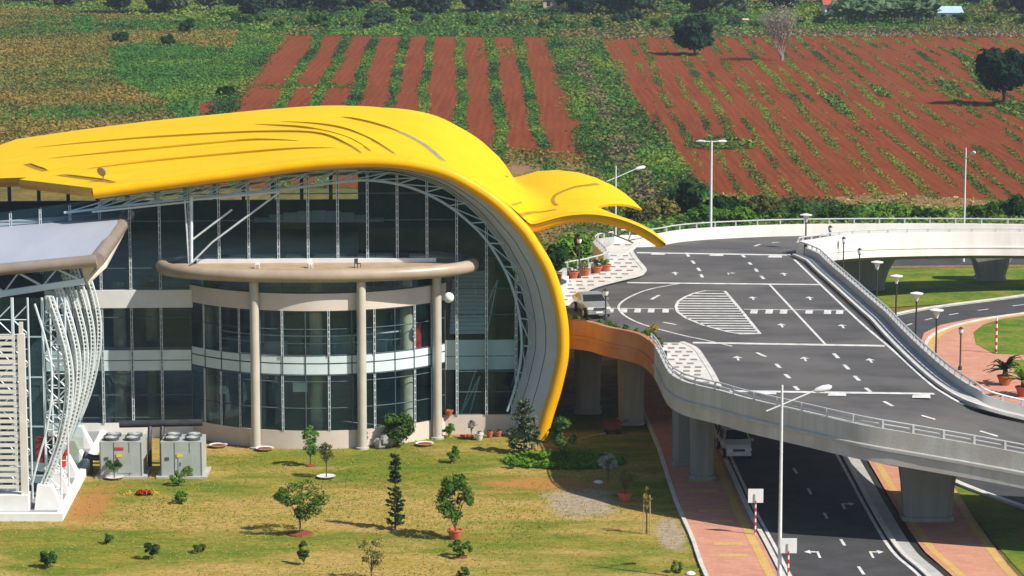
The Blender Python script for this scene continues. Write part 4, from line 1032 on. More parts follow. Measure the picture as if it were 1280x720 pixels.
# hall fittings on the upper floor: pale shelf roof of the inner pavilion
mb = MB()
for k in range(9):
    x0 = 318 + 18 * k; y = 274 - 11 * math.sin(math.pi * (k + .5) / 9); (ua, z) = Bw(x0, y, 13); (ub, _) = Bw(x0 + 17.5, y, 13); (_, zb) = Bw(x0, 276, 13)
    mb.add([tuple(L(ua, 13, z)), tuple(L(ub, 13, z)), tuple(L(ub, 12.2, zb)), tuple(L(ua, 12.2, zb))], [(0, 1, 2, 3)])
mb.build('pavilion_roof', 'band_glass_white', tb)
mb = MB()
rr_ = random.Random(5)
for px, py in ((270, 320), (290, 318), (375, 308), (395, 306), (430, 305), (450, 307), (480, 309), (330, 312), (530, 312), (560, 310)):
    u, z = Bw(px, py, 6); wd = rr_.uniform(.7, 1.6); zb = Zring - .1
    mb = MB(); mb.box(tuple(L(u, 6, Zb1 + .9)), (wd, .8, 1.0), BA)
    mb.box(tuple(L(u, 6, Zb1 + 1.45)), (wd + .3, 1.0, .08), BA)
    mb.build('cafe_counter', 'band_white', tb)
mb = MB(); u, z = Bw(561, 372, -.2); mb.lathe([(.32 * math.sin(a), -.32 * math.cos(a)) for a in np.linspace(0, math.pi, 9)], L(u, -.2, z), 14); mb.build('globe_light', 'lamp_glass', tb, smooth=60)
mb = MB(); u, z = Bw(375, 484, -.3); mb.box(tuple(L(u, -.2, z)), (.85, .06, .6), BA); mb.build('notice_board', 'band_glass_white', tb)
mb = MB(); u, z = Bw(278, 487, 2); mb.box(tuple(L(u, 2.0, z)), (.4, .06, .5), BA); mb.build('notice_board', 'band_glass_white', tb)
for px, w_, hh in ((345, -.2, 1.0), (430, 0.2, 1.2), (470, .3, .9), (300, 1.6, 1.0)):
    mb = MB(); u, _ = Bw(px, 436, w_); mb.box(tuple(L(u, w_, Zl1 + hh / 2 - .1)), (1.3, .5, hh), BA); mb.box(tuple(L(u, w_, Zl1 + hh - .06)), (1.4, .6, .06), BA); mb.build('check_in_desk', 'interior_grey', tb)
mb = MB(); mb.tube([ring_pt(a, RR - .9, zs1 + 1.05) for a in np.linspace(-amax * .8, amax * .8, 30)], .04, 5); mb.tube([ring_pt(a, RR - .9, zs1 + .6) for a in np.linspace(-amax * .8, amax * .8, 30)], .03, 5); mb.build('inner_handrail', 'steel_white', tb)
mb = MB(); aa = np.linspace(-amax * .97, amax * .97, 30)
mb.grid([[tuple(ring_pt(a, RR - .3, z)) for a in aa] for z in (zs0 + .3, )] + [[tuple(ring_pt(a, RR - 6.0, z)) for a in aa] for z in (zs0 + .3, )]); mb.build('interior_floor', 'interior_floor', tb)
# stairs behind the right bay
mb = MB(); ua, za = Bw(566, 420, 5); ub, zb = Bw(612, 420, 5)
for k in range(16): mb.box(tuple(L((ua + ub) / 2 - .2 + .02 * k, 5 + k * .3, Zs1 + .1 + k * .2)), (ub - ua, .3, .2), BA)
mb.build('staircase', 'band_glass_white', tb)
mb = MB()
for x0, y0, x1, y1 in ((592, 350, 600, 400), (600, 400, 622, 350), (622, 350, 606, 430), (606, 430, 575, 520), (575, 520, 600, 470), (600, 470, 585, 525)):
    (ua, za), (ub, zb) = Bw(x0, y0, 4), Bw(x1, y1, 4); mb.tube([L(ua, 4, za), L(ub, 4, zb)], .05, 5)
mb.build('inner_truss', 'steel_teal', tb)
# roof trusses inside
mb = MB()
for w_ in (9, 17, 25):
    tp = [L(*(lambda q: (q[0], w_, q[1]))(lin_pt(s, 0, .6))) for s in ss[::4]]; bt = [L(*(lambda q: (q[0], w_, q[1]))(lin_pt(s, 0, 1.7))) for s in ss[::4]]
    mb.tube(tp, .07, 5); mb.tube(bt, .07, 5)
    for k in range(len(tp) - 1): mb.tube([tp[k], bt[k + 1]] if k % 2 else [bt[k], tp[k + 1]], .04, 4)
mb.build('roof_truss', 'steel_teal', tb)
# back glazing frame
mb = MB()
for k in range(18):
    u = uL + (umax - uL) * k / 17; sp = zspan(u, 0)
    if sp: mb.bar(L(u, 34.5, 0), L(u, 34.5, sp[1]), .25, .12)
for z in (2, 4, 6, 8, 10.2, 12.2): mb.bar(L(uL, 34.5, z), L(umax - 1, 34.5, z), .12, .2)
mb.build('rear_frame', 'mullion_dark', tb)
# ---- small leaf canopy over the drop-off
cv_px = [(650, 297), (662, 287), (680, 279.5), (700, 274.5), (720, 271.5), (738, 271), (756, 273), (775, 277.5), (795, 285), (812, 294), (829, 307), (842, 319)]
W0 = 0.9
def _near_s(px, py):
    q = Vector(Bw(px, py, 0)); return min(np.linspace(0, S1, 800), key=lambda s_: (at_s(s_) - q).length)
hug = [tuple(at_s(_near_s(x, y)) + nrm(_near_s(x, y)) * o_) for x, y, o_ in ((597.5, 237, .06), (618, 251, .12), (638, 270, .2), (653, 286, .26))]
tail = [Bw(668, 283, W0)] + [Bw(x, y, W0) for x, y in cv_px[3:]]
A_pts = hug + tail
h0, h1 = Vector(hug[0]), Vector(tail[3])
B_pts = [tuple(h0.lerp(h1, f) + Vector((0, -.75 * math.sin(math.pi * f)))) for f in (0, .2, .38, .54, .68, .8, .9, 1.0)][:7] + tail[3:]
cvp = crom(A_pts, 8); cvb = crom(B_pts, 8)
CP = [Vector(p) for p in cvp]; CB = [Vector(p) for p in cvb]
N_TIP = 8 * (len(A_pts) - 2)
def ctw(w_): return float(np.interp(w_, [.9, 2.0, 5, 11, 20, 24], [0, .1, .7, .75, .15, 0]))
ca = [0]
for i in range(1, len(CP)): ca.append(ca[-1] + (CP[i] - CP[i - 1]).length)
def c_at(s, w_=.9):
    s = min(max(s, 0), ca[-1]); k = min(max(int(np.searchsorted(ca, s)), 1), len(CP) - 1)
    f = (s - ca[k - 1]) / max(ca[k] - ca[k - 1], 1e-9); t = ctw(w_)
    return (CP[k - 1] * (1 - t) + CB[k - 1] * t).lerp(CP[k] * (1 - t) + CB[k] * t, f)
def c_n(s, w_=.9):
    d = (c_at(s + .2, w_) - c_at(s - .2, w_)).normalized(); return Vector((-d.y, d.x))
ST = ca[N_TIP]          # tip of the front leaf
def c_end(w_): return ST * float(np.interp(w_, [.9, 1.5, 3, 4.5, 8, 13, 17.5, 19.5, 21.5, 23, 24.5], [1.0, .92, .60, .53, .66, .87, 1.02, .97, .80, .55, .25]))
cw_ = [.5, .9, 1.2, 1.5, 2, 3, 4.5, 6, 8, 10, 12, 14, 16, 17.5, 18.5, 19.5, 20.5, 21.5, 22.3, 23, 23.8, 24.5]
def canopy_pt(s, w_, off): p = c_at(s, w_) + c_n(s, w_) * off; return L(p.x, w_, p.y)
SX = ca[24] 
rt = []; rb = []
for w_ in cw_:
    e = SX + (c_end(w_)) * (ST - SX) / ST; b0_ = SX * float(np.interp(w_, [.9, 8, 22], [.02, .3, .95])); rt.append([tuple(canopy_pt(b0_ + (e - b0_) * k / 32, w_, .2)) for k in range(33)]); rb.append([tuple(canopy_pt(b0_ + (e - b0_) * k / 32, w_, .06)) for k in range(33)])
mb = MB(); mb.grid(rt); leaf = mb.build('leaf_canopy', 'yellow_panel', tb, smooth=40)
mb = MB(); mb.grid([[r[-1] for r in rt], [r[-1] for r in rb]]); mb.build('canopy_edge', 'yellow_edge', leaf)
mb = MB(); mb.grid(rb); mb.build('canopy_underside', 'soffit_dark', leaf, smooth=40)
mb = MB(); mb.tube([L(c_at(s).x, W0, c_at(s).y) for s in np.linspace(SX, ST, 50)], [.33] * 44 + [.33, .32, .31, .30, .28, .2], 12); mb.build('canopy_rim', 'yellow_edge', leaf, smooth=50)
mb = MB()
tp = [canopy_pt(s, 2.2, -.3) for s in np.linspace(SX + (ST - SX) * .2, ST * .92, 14)]; bt = [canopy_pt(s, 2.2, -1.0) for s in np.linspace(SX + (ST - SX) * .24, ST * .88, 14)]
mb.tube(tp, .05, 5); mb.tube(bt, .05, 5)
for k in range(13): mb.tube([tp[k], bt[k + 1]] if k % 2 else [bt[k], tp[k + 1]], .035, 4)
mb.build('canopy_truss', 'steel_teal', leaf)
cwg = np.linspace(.9, 27, 110); csg = np.linspace(0, ca[-1], 220)
CT = np.array([[tuple(canopy_pt(s_, w_, .2)) for w_ in cwg] for s_ in csg])
def canopy_uv(px, py):
    z = CT[..., 2] - CAMH; zc = CT[..., 1] * ct - z * st; yd = -CT[..., 1] * st - z * ct
    d = (CX + FPX * CT[..., 0] / zc - px) ** 2 + ((CY + FPX * yd / zc - py) * 2) ** 2
    i, j = np.unravel_index(np.argmin(d), d.shape); return csg[i], cwg[j]
def cseam(px, wd):
    uv = crom([canopy_uv(x, y) for x, y in px], 6); A = []; B_ = []
    for i, (s, w_) in enumerate(uv):
        a = uv[max(i - 1, 0)]; c = uv[min(i + 1, len(uv) - 1)]; d = Vector((c[0] - a[0], c[1] - a[1])).normalized(); n = Vector((-d.y, d.x)) * wd / 2
        A.append(tuple(canopy_pt(s - n.x, w_ - n.y, .225))); B_.append(tuple(canopy_pt(s + n.x, w_ + n.y, .225)))
    mb = MB(); mb.grid([A, B_]); mb.build('canopy_seam', 'seam_dark', leaf)
cseam([(650, 269), (670, 265.5), (695, 262)], .28)
cseam([(697, 257), (691, 252), (695, 244), (715, 235), (735, 231.5), (748, 230)], .35)
cseam([(640, 256), (652, 253)], .14)
# mushroom vent on the roof
s_, w_ = roof_uv(130, 226); p = roof_pt(s_, w_, .28)
vt = thing('roof_lamp', 'small round brown lamp dish standing on the front corner of the yellow roof', 'lamp', tuple(p))
mb = MB(); mb.tube([p, p + Vector((-.05, 0, .5))], .05, 6); mb.build('stem', 'tube_brown', vt)
mb = MB(); mb.tube([p + Vector((-.12, -.1, .55)), p + Vector((-.05, .04, .62))], [.30, .24], 14); mb.build('dish', 'tube_brown', vt)
# ================================================================ SIDE WING at the left edge
fr0 = G(40, 652); YW = fr0.y
wg_ = thing('entrance_wing', 'grey metal roofed wing with curved white louvre ribs, left of the yellow terminal', 'building', (-27, YW + 8, 0))
def vb(px, py, dy=0.0): return V(px, py, YW + dy)
# terrace plinth
xr = G(79, 651).x
mb = MB(); mb.prism([(-60, YW), (xr, YW), (xr + .35 - 26 * .046, YW + 26), (-60, YW + 26)], 0, 0.42); mb.build('plinth', 'plaster_white', wg_)
mb = MB(); mb.poly([(-60, YW + .35, .424), (xr - .35, YW + .35, .424), (xr - 1.2, YW + 25.8, .424), (-60, YW + 25.8, .424)]); mb.build('terrace_floor', 'terrace_grey', wg_)
# louvred screen at the front
a = vb(37, 640, .8); XR = a.x
zt = vb(10, 418, .8).z; zb_ = vb(10, 612, .8).z
mb = MB(); n = 26
for k in range(n):
    z = zb_ + (zt - zb_) * (k + .5) / n; mb.box(((XR - 14) / 2 + (XR) / 2 - .35, YW + .8, z), (14, .16, (zt - zb_) / n * .55))
mb.build('louvre_screen', 'louver_white', wg_)
mb = MB(); mb.box((XR - .2, YW + .8, (zb_ + zt) / 2 - .1), (.36, .3, zt - zb_ + .3)); mb.box((XR - .2, YW + .8, zt + .3), (.2, .2, .7)); mb.build('screen_post', 'louver_white', wg_)
mb = MB(); mb.box((XR - 7, YW + 1.0, (.42 + zb_) / 2 - .12), (14, 1.0, zb_ - .42 - .25)); mb.build('screen_base', 'plaster_white', wg_)
# white feet and curved louvre ribs receding along the terrace
xf = G(66, 640).x
for k in range(5):
    y = YW + 1.4 + 3.9 * k; x = xf - .046 * 3.9 * k
    mb = MB()
    mb.add([(x - .75, y - .55, .42), (x + .75, y - .55, .42), (x + .75, y + .55, .42), (x - .75, y + .55, .42), (x - .6, y - .4, 1.75), (x + .15, y - .4, 1.65), (x + .15, y + .4, 1.65), (x - .6, y + .4, 1.75)],
           [(0, 1, 5, 4), (1, 2, 6, 5), (2, 3, 7, 6), (3, 0, 4, 7), (4, 5, 6, 7)])
    mb.build('rib_foot', 'plaster_white', wg_)
    out = crom([(x - .15, 1.6), (x + .45, 3.0), (x + .95, 4.5), (x + 1.3, 6.3), (x + 1.35, 7.9), (x + 1.05, 9.6), (x + .4, 11.8)], 8)
    inn = crom([(x - .5, 1.65), (x - .1, 3.1), (x + .35, 4.6), (x + .65, 6.3), (x + .7, 7.9), (x + .45, 9.4), (x - .1, 11.4)], 8)
    mb = MB(); mb.tube([(p[0], y, p[1]) for p in out], .07, 6); 
    mb.tube([(p[0] - .36, y, p[1]) for p in out], .065, 6); mb.tube([(p[0] - .18, y - .12, p[1]) for p in out], .05, 6)
    if k == 0: mb.tube([(p[0] - .45, y, p[1]) for p in inn], .06, 6)
    A_ = resample(out, 22); B_ = resample(inn, 22)
    for j in range(21 if k == 0 else 0): mb.tube([(A_[j].x, y, A_[j].y), (B_[j + 1].x, y, B_[j + 1].y)] if j % 2 else [(B_[j].x, y, B_[j].y), (A_[j + 1].x, y, A_[j + 1].y)], .035, 4)
    rib = mb.build('curved_rib', 'steel_white', wg_)
    mb = MB(); A_ = resample(out, 48)
    for j in range(1, 48):
        mb.box((A_[j].x + .06, y + 1.8, A_[j].y), (.34, 3.5, .05)) if False else mb.box((A_[j].x - .18, y - .02, A_[j].y), (.30, .10, .075))
    mb.build('rib_slat', 'louver_white', rib)
# lattice masts behind the ribs
for px, dy in ((58, 1.6), (68, 5.0), (22, 3.5), (2, 3.5)):
    mb = MB(); b0 = vb(px, 610, dy); t0 = vb(px, 372, dy)
    for s in (0, .8):
        mb.tube([(b0.x + s, YW + dy, .43), (b0.x + s, YW + dy, t0.z)], .055, 6)
    z = .6; q = 0
    while z < t0.z - .8:
        mb.tube([(b0.x + .8 * (q % 2), YW + dy, z), (b0.x + .8 * (1 - q % 2), YW + dy, z + .8)], .035, 4); mb.tube([(b0.x, YW + dy, z), (b0.x + .8, YW + dy, z)], .03, 4); z += .8; q += 1
    mb.build('lattice_mast', 'steel_white', wg_)
# glazed wall of the wing behind the screen
mb = MB(); xg = vb(47, 500, 4).x
mb.grid([[(-60, YW + 4, .43), (xg + .4, YW + 4, .43), (xg + .9, YW + 14, .43)], [(-60, YW + 4, 11.3), (xg + .4, YW + 4, 11.3), (xg + .9, YW + 14, 11.3)]]); gl_ = mb.build('wing_glazing', 'glass_curtain', wg_)
mb = MB()
for k in range(12): mb.bar((xg + .4 - k * 1.6, YW + 3.95, .43), (xg + .4 - k * 1.6, YW + 3.95, 11.3), .08, .08)
for z in (1.6, 4.3, 7.0, 9.2): mb.bar((-60, YW + 3.95, z), (xg + .4, YW + 3.95, z), .07, .07)
mb.build('glazing_frame', 'steel_teal', gl_)
mb = MB(); mb.box((-43, YW + 4.5, 5.2), (36 + (xg + 25) * 2 - 1.5, .4, 1.0)); mb.build('floor_band', 'band_glass_white', wg_)
mb = MB(); mb.box((-44, YW + 13, 5.8), (35, .3, 10.8)); mb.box((-44, YW + 9, 5.0), (35, 8, .4)); mb.build('interior_wall', 'interior_dark', wg_)
for px, py, w1, h1 in ((55, 562, .8, 1.7), (69, 565, 1.1, 2.0), (78, 556, .7, 1.4)):
    c = V(px, py, YW + 6); mb = MB(); mb.box((c.x, c.y, c.z), (w1, .5, h1 * .8)); mb.build('red_panel', 'red_box', wg_)
# roof
Y1 = YW + 4.5; Y2 = Y1 + 21
A0, A1, A2, A3 = V(-160, 352, Y1), V(121, 321, Y1), V(160, 265, Y2), V(-140, 285, Y2)
def lerp3(a, b_, f): return a.lerp(b_, f)
rows = []
for f in np.linspace(0, 1, 8):
    l = lerp3(A0, A3, f); r = lerp3(A1, A2, f); rows.append([tuple(lerp3(l, r, g_) + Vector((0, 0, .25 * math.sin(math.pi * f)))) for g_ in np.linspace(0, 1, 8)])
mb = MB(); mb.grid(rows); wr = mb.build('roof', 'roof_metal', wg_, smooth=30)
mb = MB(); mb.tube([A0 + Vector((0, 0, -.2)), V(0, 337, Y1), A1 + Vector((0, 0, -.2))], .33, 12); mb.tube([A1 + Vector((0, 0, -.2)), A2 + Vector((0, 0, -.2))], .42, 12); mb.build('roof_rim', 'tube_brown', wr, smooth=50)
dn = Vector((0, 0, -.45))
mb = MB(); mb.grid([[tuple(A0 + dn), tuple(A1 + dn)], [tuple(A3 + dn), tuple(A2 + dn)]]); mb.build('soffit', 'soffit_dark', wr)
# sloping end panel and lower rail under the eaves
E0, E1, E2 = V(106, 352, Y1 + .6), V(122, 330, Y1 + .2), V(102, 331, Y1 + .2)
mb = MB(); mb.add([tuple(E0), tuple(E1), tuple(E2)], [(0, 1, 2)]); mb.add([tuple(E0 + Vector((0, .15, 0))), tuple(E1 + Vector((0, .15, 0))), tuple(E2 + Vector((0, .15, 0)))], [(2, 1, 0)])
mb.tube([E0, V(128, 332, Y1 + 1.5), V(160, 272, Y2 - 1)], .25, 8); mb.build('eaves_panel', 'cladding_pale', wr)
mb = MB(); R0, R1 = V(-160, 392, Y1 + .6), V(106, 351, Y1 + .6); mb.bar(R0, R1, .3, .34)
mb.build('eaves_rail', 'band_glass_white', wr)
mb = MB()
for k in range(-3, 2):
    x0 = 23 + 48 * k; t0 = V(x0, 341 - .1 * (x0 - 23), Y1 + .3); q = V(x0 + 30, 362 - .155 * (x0 + 30) + 4, Y1 + .6); q0 = V(x0 - 18, 366 - .155 * (x0 - 18), Y1 + .6)
    mb.tube([t0, q], .07, 6); mb.tube([t0, q0], .05, 6)
mb.build('eaves_strut', 'steel_white', wr)
leafmat('straw_pale', (0.45, 0.33, 0.16), (0.55, 0.42, 0.22), 0.3)
# ================================================================ VEGETATION
def inpoly(px, py, poly):
    r_ = np.zeros(len(px), bool); n = len(poly)
    for i in range(n):
        (x0, y0), (x1, y1) = poly[i], poly[(i + 1) % n]
        if y0 == y1: continue
        c = ((y0 > py) != (y1 > py)) & (px < (x1 - x0) * (py - y0) / (y1 - y0) + x0); r_ ^= c
    return r_
def projv(X):
    z = X[:, 2] - CAMH; zc = X[:, 1] * ct - z * st; yd = -X[:, 1] * st - z * ct
    return CX + FPX * X[:, 0] / zc, CY + FPX * yd / zc
_gr = np.random.default_rng(3).random((64, 64))
def vnoise(x, y):
    xi = np.floor(x).astype(int); yi = np.floor(y).astype(int); fx = x - xi; fy = y - yi; fx = fx * fx * (3 - 2 * fx); fy = fy * fy * (3 - 2 * fy)
    g = lambda a, b_: _gr[a % 64, b_ % 64]
    return (g(xi, yi) * (1 - fx) + g(xi + 1, yi) * fx) * (1 - fy) + (g(xi, yi + 1) * (1 - fx) + g(xi + 1, yi + 1) * fx) * fy
def fbm(x, y): return (vnoise(x, y) + .5 * vnoise(2.1 * x + 7, 2.1 * y) + .25 * vnoise(4.3 * x, 4.3 * y + 3)) / 1.75
def scatter(poly, dens, z=0.0):
    """random ground points, uniform in metres, inside a pixel polygon"""
    W_ = [G(x, y) for x, y in poly]; x0, x1 = min(p.x for p in W_), max(p.x for p in W_); y0, y1 = min(p.y for p in W_), max(p.y for p in W_)
    n = int((x1 - x0) * (y1 - y0) * dens); X = np.stack([rng.uniform(x0, x1, n), rng.uniform(y0, y1, n), np.full(n, z)], 1)
    px, py = projv(X); return X[inpoly(px, py, poly)]
def tufts(name, X, smin, smax, mats, mi, k=3, up=0.9, h=0.25):
    """each plant is k leaf faces fanned round its foot"""
    n = len(X); X = np.repeat(X, k, 0); S = np.repeat(rng.uniform(smin, smax, n), k)
    J = rng.normal(size=X.shape) * (S * .35)[:, None]; J[:, 2] = np.abs(J[:, 2]) * 1.0 + S * h
    o = quads(name, X + J, S * .75, mats, np.repeat(mi, k), up=up); o['kind'] = 'stuff'; return o
# ---- left hillside
pol = [(-170, 8), (150, 14), (345, 38), (345, 46), (318, 95), (303, 121), (250, 126), (243, 150), (238, 180), (-170, 200)]
X = scatter(pol, 4.2); f = fbm(X[:, 0] * .035, X[:, 1] * .045); f2 = fbm(X[:, 0] * .15 + 9, X[:, 1] * .12)
px, py = projv(X); green = inpoly(px, py, [(135, 62), (180, 52), (240, 56), (285, 70), (300, 40), (350, 34), (350, 46), (318, 95), (255, 150), (225, 150), (205, 128), (150, 105)]) | (inpoly(px, py, [(90, 20), (115, 20), (118, 42), (92, 42)]))
f_ = f + rng.normal(size=len(X)) * .09
mi = np.where(green, np.where(f_ > .62, 1, 0), np.where(f_ > .58, 3, np.where(f_ > .36, 2, np.where(f2 > .45, 5, 4))))
tufts('hillside_grass', X, .22, .52, ['weed_green', 'weed_lime', 'weed_olive', 'weed_tan', 'weed_dark', 'weed_green'], mi, k=2)
# ---- band of scrub under the tree belt
pol = [(-40, 4), (1340, 4), (1340, 44), (1000, 44), (750, 48), (345, 45), (150, 18), (-40, 10)]
X = scatter(pol, 1.6); f = fbm(X[:, 0] * .05, X[:, 1] * .02) + rng.normal(size=len(X)) * .08
mi = np.where(f > .60, 1, np.where(f > .44, 0, np.where(f > .34, 2, 3)))
tufts('scrub', X, .3, .75, ['weed_green', 'weed_lime', 'weed_dark', 'weed_olive'], mi, h=.35)
X = scatter([(700, 38), (1400, 34), (1400, 48), (1000, 47), (750, 50), (700, 49)], 2.2); tufts('dry_brush', X, .25, .6, ['weed_tan', 'twig', 'weed_purple'], rng.integers(0, 3, len(X)), h=.4)
# ---- weeds between the ploughed strips
def lane(x45, vp, y0, y1, dens, wd, gate, amp=.35):
    k = (vp[0] - x45[0]) / (vp[1] - x45[1]); a = G(x45[0] + k * (y0 - x45[1]), y0); b_ = G(x45[0] + k * (y1 - x45[1]), y1)
    n = int((b_ - a).length * dens); t_ = rng.random(n); P_ = np.array(a)[None] + t_[:, None] * np.array(b_ - a)[None]
    P_[:, 0] += rng.normal(size=n) * wd + (fbm(P_[:, 1] * .05 + x45[0], np.full(n, x45[0] * .37)) - .5) * amp * 4
    m = fbm(P_[:, 0] * .02 + x45[0] * .3, P_[:, 1] * .055) + rng.normal(size=n) * .07
    return P_[m > gate]
A = [lane((x, 45), (577, -273), 44, 235, d, w_, g_) for x, d, w_, g_ in ((345, 50, .9, .25), (400, 36, .36, .2), (435, 36, .36, .2), (469, 34, .38, .25), (507, 30, .34, .28), (539, 26, .28, .28), (576, 28, .32, .28), (611, 28, .34, .3), (647, 28, .34, .3), (692, 48, .8, .25))]
A.append(scatter([(322, 106), (447, 106), (447, 111), (322, 112)], 3)); A.append(scatter([(600, 58), (660, 56), (660, 72), (596, 72)], 1.2))
X = np.concatenate(A); f = fbm(X[:, 0] * .1, X[:, 1] * .05) + rng.normal(size=len(X)) * .1
tufts('crop_row', X, .16, .4, ['weed_green', 'weed_lime', 'weed_dark'], np.where(f > .6, 1, np.where(f > .34, 0, 2)))
A = []
for k in range(34):
    x = 772 + 22.5 * k + rng.normal() * 2; maj = k % 2 == 0
    A.append(lane((x, 84), (683, -214), 47, 250, 20 if maj else 12, .32 if maj else .2, .40 if maj else .47, .35))
X = np.concatenate(A); px, py = projv(X); X = X[inpoly(px, py, [(752, 48), (1400, 43), (1400, 247), (1040, 252), (905, 250), (880, 236), (812, 150), (765, 80)])]
f = fbm(X[:, 0] * .1, X[:, 1] * .05) + rng.normal(size=len(X)) * .12
tufts('weed_row', X, .12, .30, ['weed_olive', 'weed_lime', 'weed_green', 'weed_dark'], np.where(f > .62, 1, np.where(f > .40, 0, np.where(f > .32, 2, 3))))
X = np.concatenate([scatter(p_, 5) for p_ in ([(870, 178), (905, 172), (945, 178), (942, 187), (900, 188), (868, 187)], [(1022, 118), (1045, 122), (1068, 145), (1050, 143)], [(1088, 108), (1105, 112), (1118, 124), (1098, 120)], [(1165, 100), (1190, 104), (1215, 125), (1190, 120)], [(1190, 60), (1215, 75), (1245, 118), (1225, 112)], [(1240, 128), (1300, 130), (1300, 150), (1250, 142)])])
tufts('weed_patch', X, .22, .55, ['weed_green', 'weed_lime', 'weed_dark'], rng.integers(0, 3, len(X)), h=.35)
# ---- fallow strip and its brown brush line
pol = [(692, 50), (752, 48), (765, 80), (812, 150), (880, 236), (905, 250), (800, 262), (760, 215), (742, 190), (712, 120)]
X = scatter(pol, 5); f = fbm(X[:, 0] * .12, X[:, 1] * .05) + rng.normal(size=len(X)) * .09
tufts('fallow_weeds', X, .2, .55, ['weed_green', 'weed_lime', 'weed_dark', 'weed_olive'], np.where(f > .56, 1, np.where(f > .38, 0, np.where(f > .30, 3, 2))), h=.3)
br = crom([(722, 60), (728, 90), (742, 120), (760, 150), (775, 185), (792, 225), (803, 250)], 12); P_ = [G(x, y) for x, y in br]
X = np.array([tuple(P_[rng.integers(len(P_))]) for _ in range(3500)]); X[:, 0] += rng.normal(size=len(X)) * .8; X[:, 1] += rng.normal(size=len(X)) * 3; X = X[fbm(X[:, 0] * .2, X[:, 1] * .05) > .42]
tufts('brown_brush', X, .25, .6, ['weed_purple', 'weed_purple', 'weed_dark', 'weed_olive'], rng.integers(0, 4, len(X)), h=.4)
# ---- scrub between the field and the elevated road
pol = [(760, 262), (905, 247), (1040, 250), (1400, 255), (1400, 300), (700, 340), (690, 300)]
X = scatter(pol, 5); px, py = projv(X); X = X[~inpoly(px, py, [(1028, 249), (1045, 245), (1100, 242), (1200, 246), (1245, 251), (1235, 261), (1180, 262), (1120, 257), (1060, 257)])]; f = fbm(X[:, 0] * .10, X[:, 1] * .08) + rng.normal(size=len(X)) * .1
tufts('bank_scrub', X, .2, .5, ['weed_green', 'weed_green', 'weed_lime', 'weed_dark'], np.where(f > .6, 2, np.where(f > .42, 0, 3)), h=.35)
X = scatter([(615, 185), (745, 195), (765, 240), (800, 262), (700, 335), (640, 320)], 4); f = fbm(X[:, 0] * .15, X[:, 1] * .1) + rng.normal(size=len(X)) * .1; X = X[f > .42]
tufts('dry_weeds', X, .2, .5, ['weed_olive', 'weed_tan', 'weed_green'], rng.integers(0, 3, len(X)))

# ---- trees and bushes as things
def clumps(n, rx, ry, rz, r_, seed, hollow=.55, lo=-1.0):
    R_ = np.random.default_rng(seed); C_ = []
    while len(C_) < n:
        v = R_.normal(size=3); v /= np.linalg.norm(v)
        if v[2] < lo: continue
        d = hollow + (1 - hollow) * R_.random() ** .6; C_.append([v[0] * rx * d, v[1] * ry * d, v[2] * rz * d, r_ * R_.uniform(.6, 1.25)])
    return np.array(C_)
def leafcloud(C_, per, seed):
    R_ = np.random.default_rng(seed); v = R_.normal(size=(len(C_), per, 3)); v /= np.linalg.norm(v, axis=2, keepdims=True)
    d = (.55 + .5 * R_.random((len(C_), per, 1))); pts = C_[:, None, :3] + v * d * C_[:, None, 3:4] * np.array([1, 1, .8])
    return pts.reshape(-1, 3), v.reshape(-1, 3)
def make_tree(name, label, cat, loc, h, wd, leaf, m, trunk_h=.25, n=26, per=70, seed=1, group=None, trunk_r=None, bark='bark', oval=1.0, sway=0.0, rfac=.42):
    """a tree or bush: a forked trunk and a clumpy crown of separate leaves"""
    t = thing(name, label, cat, loc, group, world=False)
    rz = h * (1 - trunk_h) / 2; cz = h * trunk_h + rz; r_ = min(wd / 2, rz) * rfac
    C_ = clumps(n, wd / 2 - r_ * .6, wd / 2 * oval - r_ * .6, rz - r_ * .5, r_, seed)
    C_[:, 2] += cz; C_[:, 0] += sway * C_[:, 2] / h
    pts, nr = leafcloud(C_, per, seed + 1); nr2 = nr.copy()
    k = pts[:, 2] > .02
    quads('crown', pts[k], leaf * np.random.default_rng(seed).uniform(.7, 1.3, k.sum()), m, None, up=.25, parent=t, N=nr2[k] * 1.0)
    tr = trunk_r or max(h * .022, .02); mb = MB()
    top = (sway * .5, 0, cz); mb.tube([(0, 0, 0), (sway * .15 + tr * .3, 0, h * trunk_h * .6), (sway * .3, tr * .4, h * trunk_h), top], [tr * 1.25, tr, tr * .85, tr * .4], 7)
    for q in range(6):
        c = C_[(q * 5) % len(C_)]; z0 = h * trunk_h * (.7 + .08 * q); mb.tube([(sway * .25, 0, z0), (c[0] * .45 + sway * .2, c[1] * .45, (z0 + c[2]) / 2 + .05 * h), (c[0] * .9, c[1] * .9, c[2])], [tr * .6, tr * .4, tr * .15], 5)
    mb.build('trunk', bark, t)
    return t
def copy_tree(src, loc, label, group, s, rz): return dup(src, loc, rz, label, group, s)
def wpos(px, py, z=0.0): p = G(px, py, z); return (p.x, p.y, z)
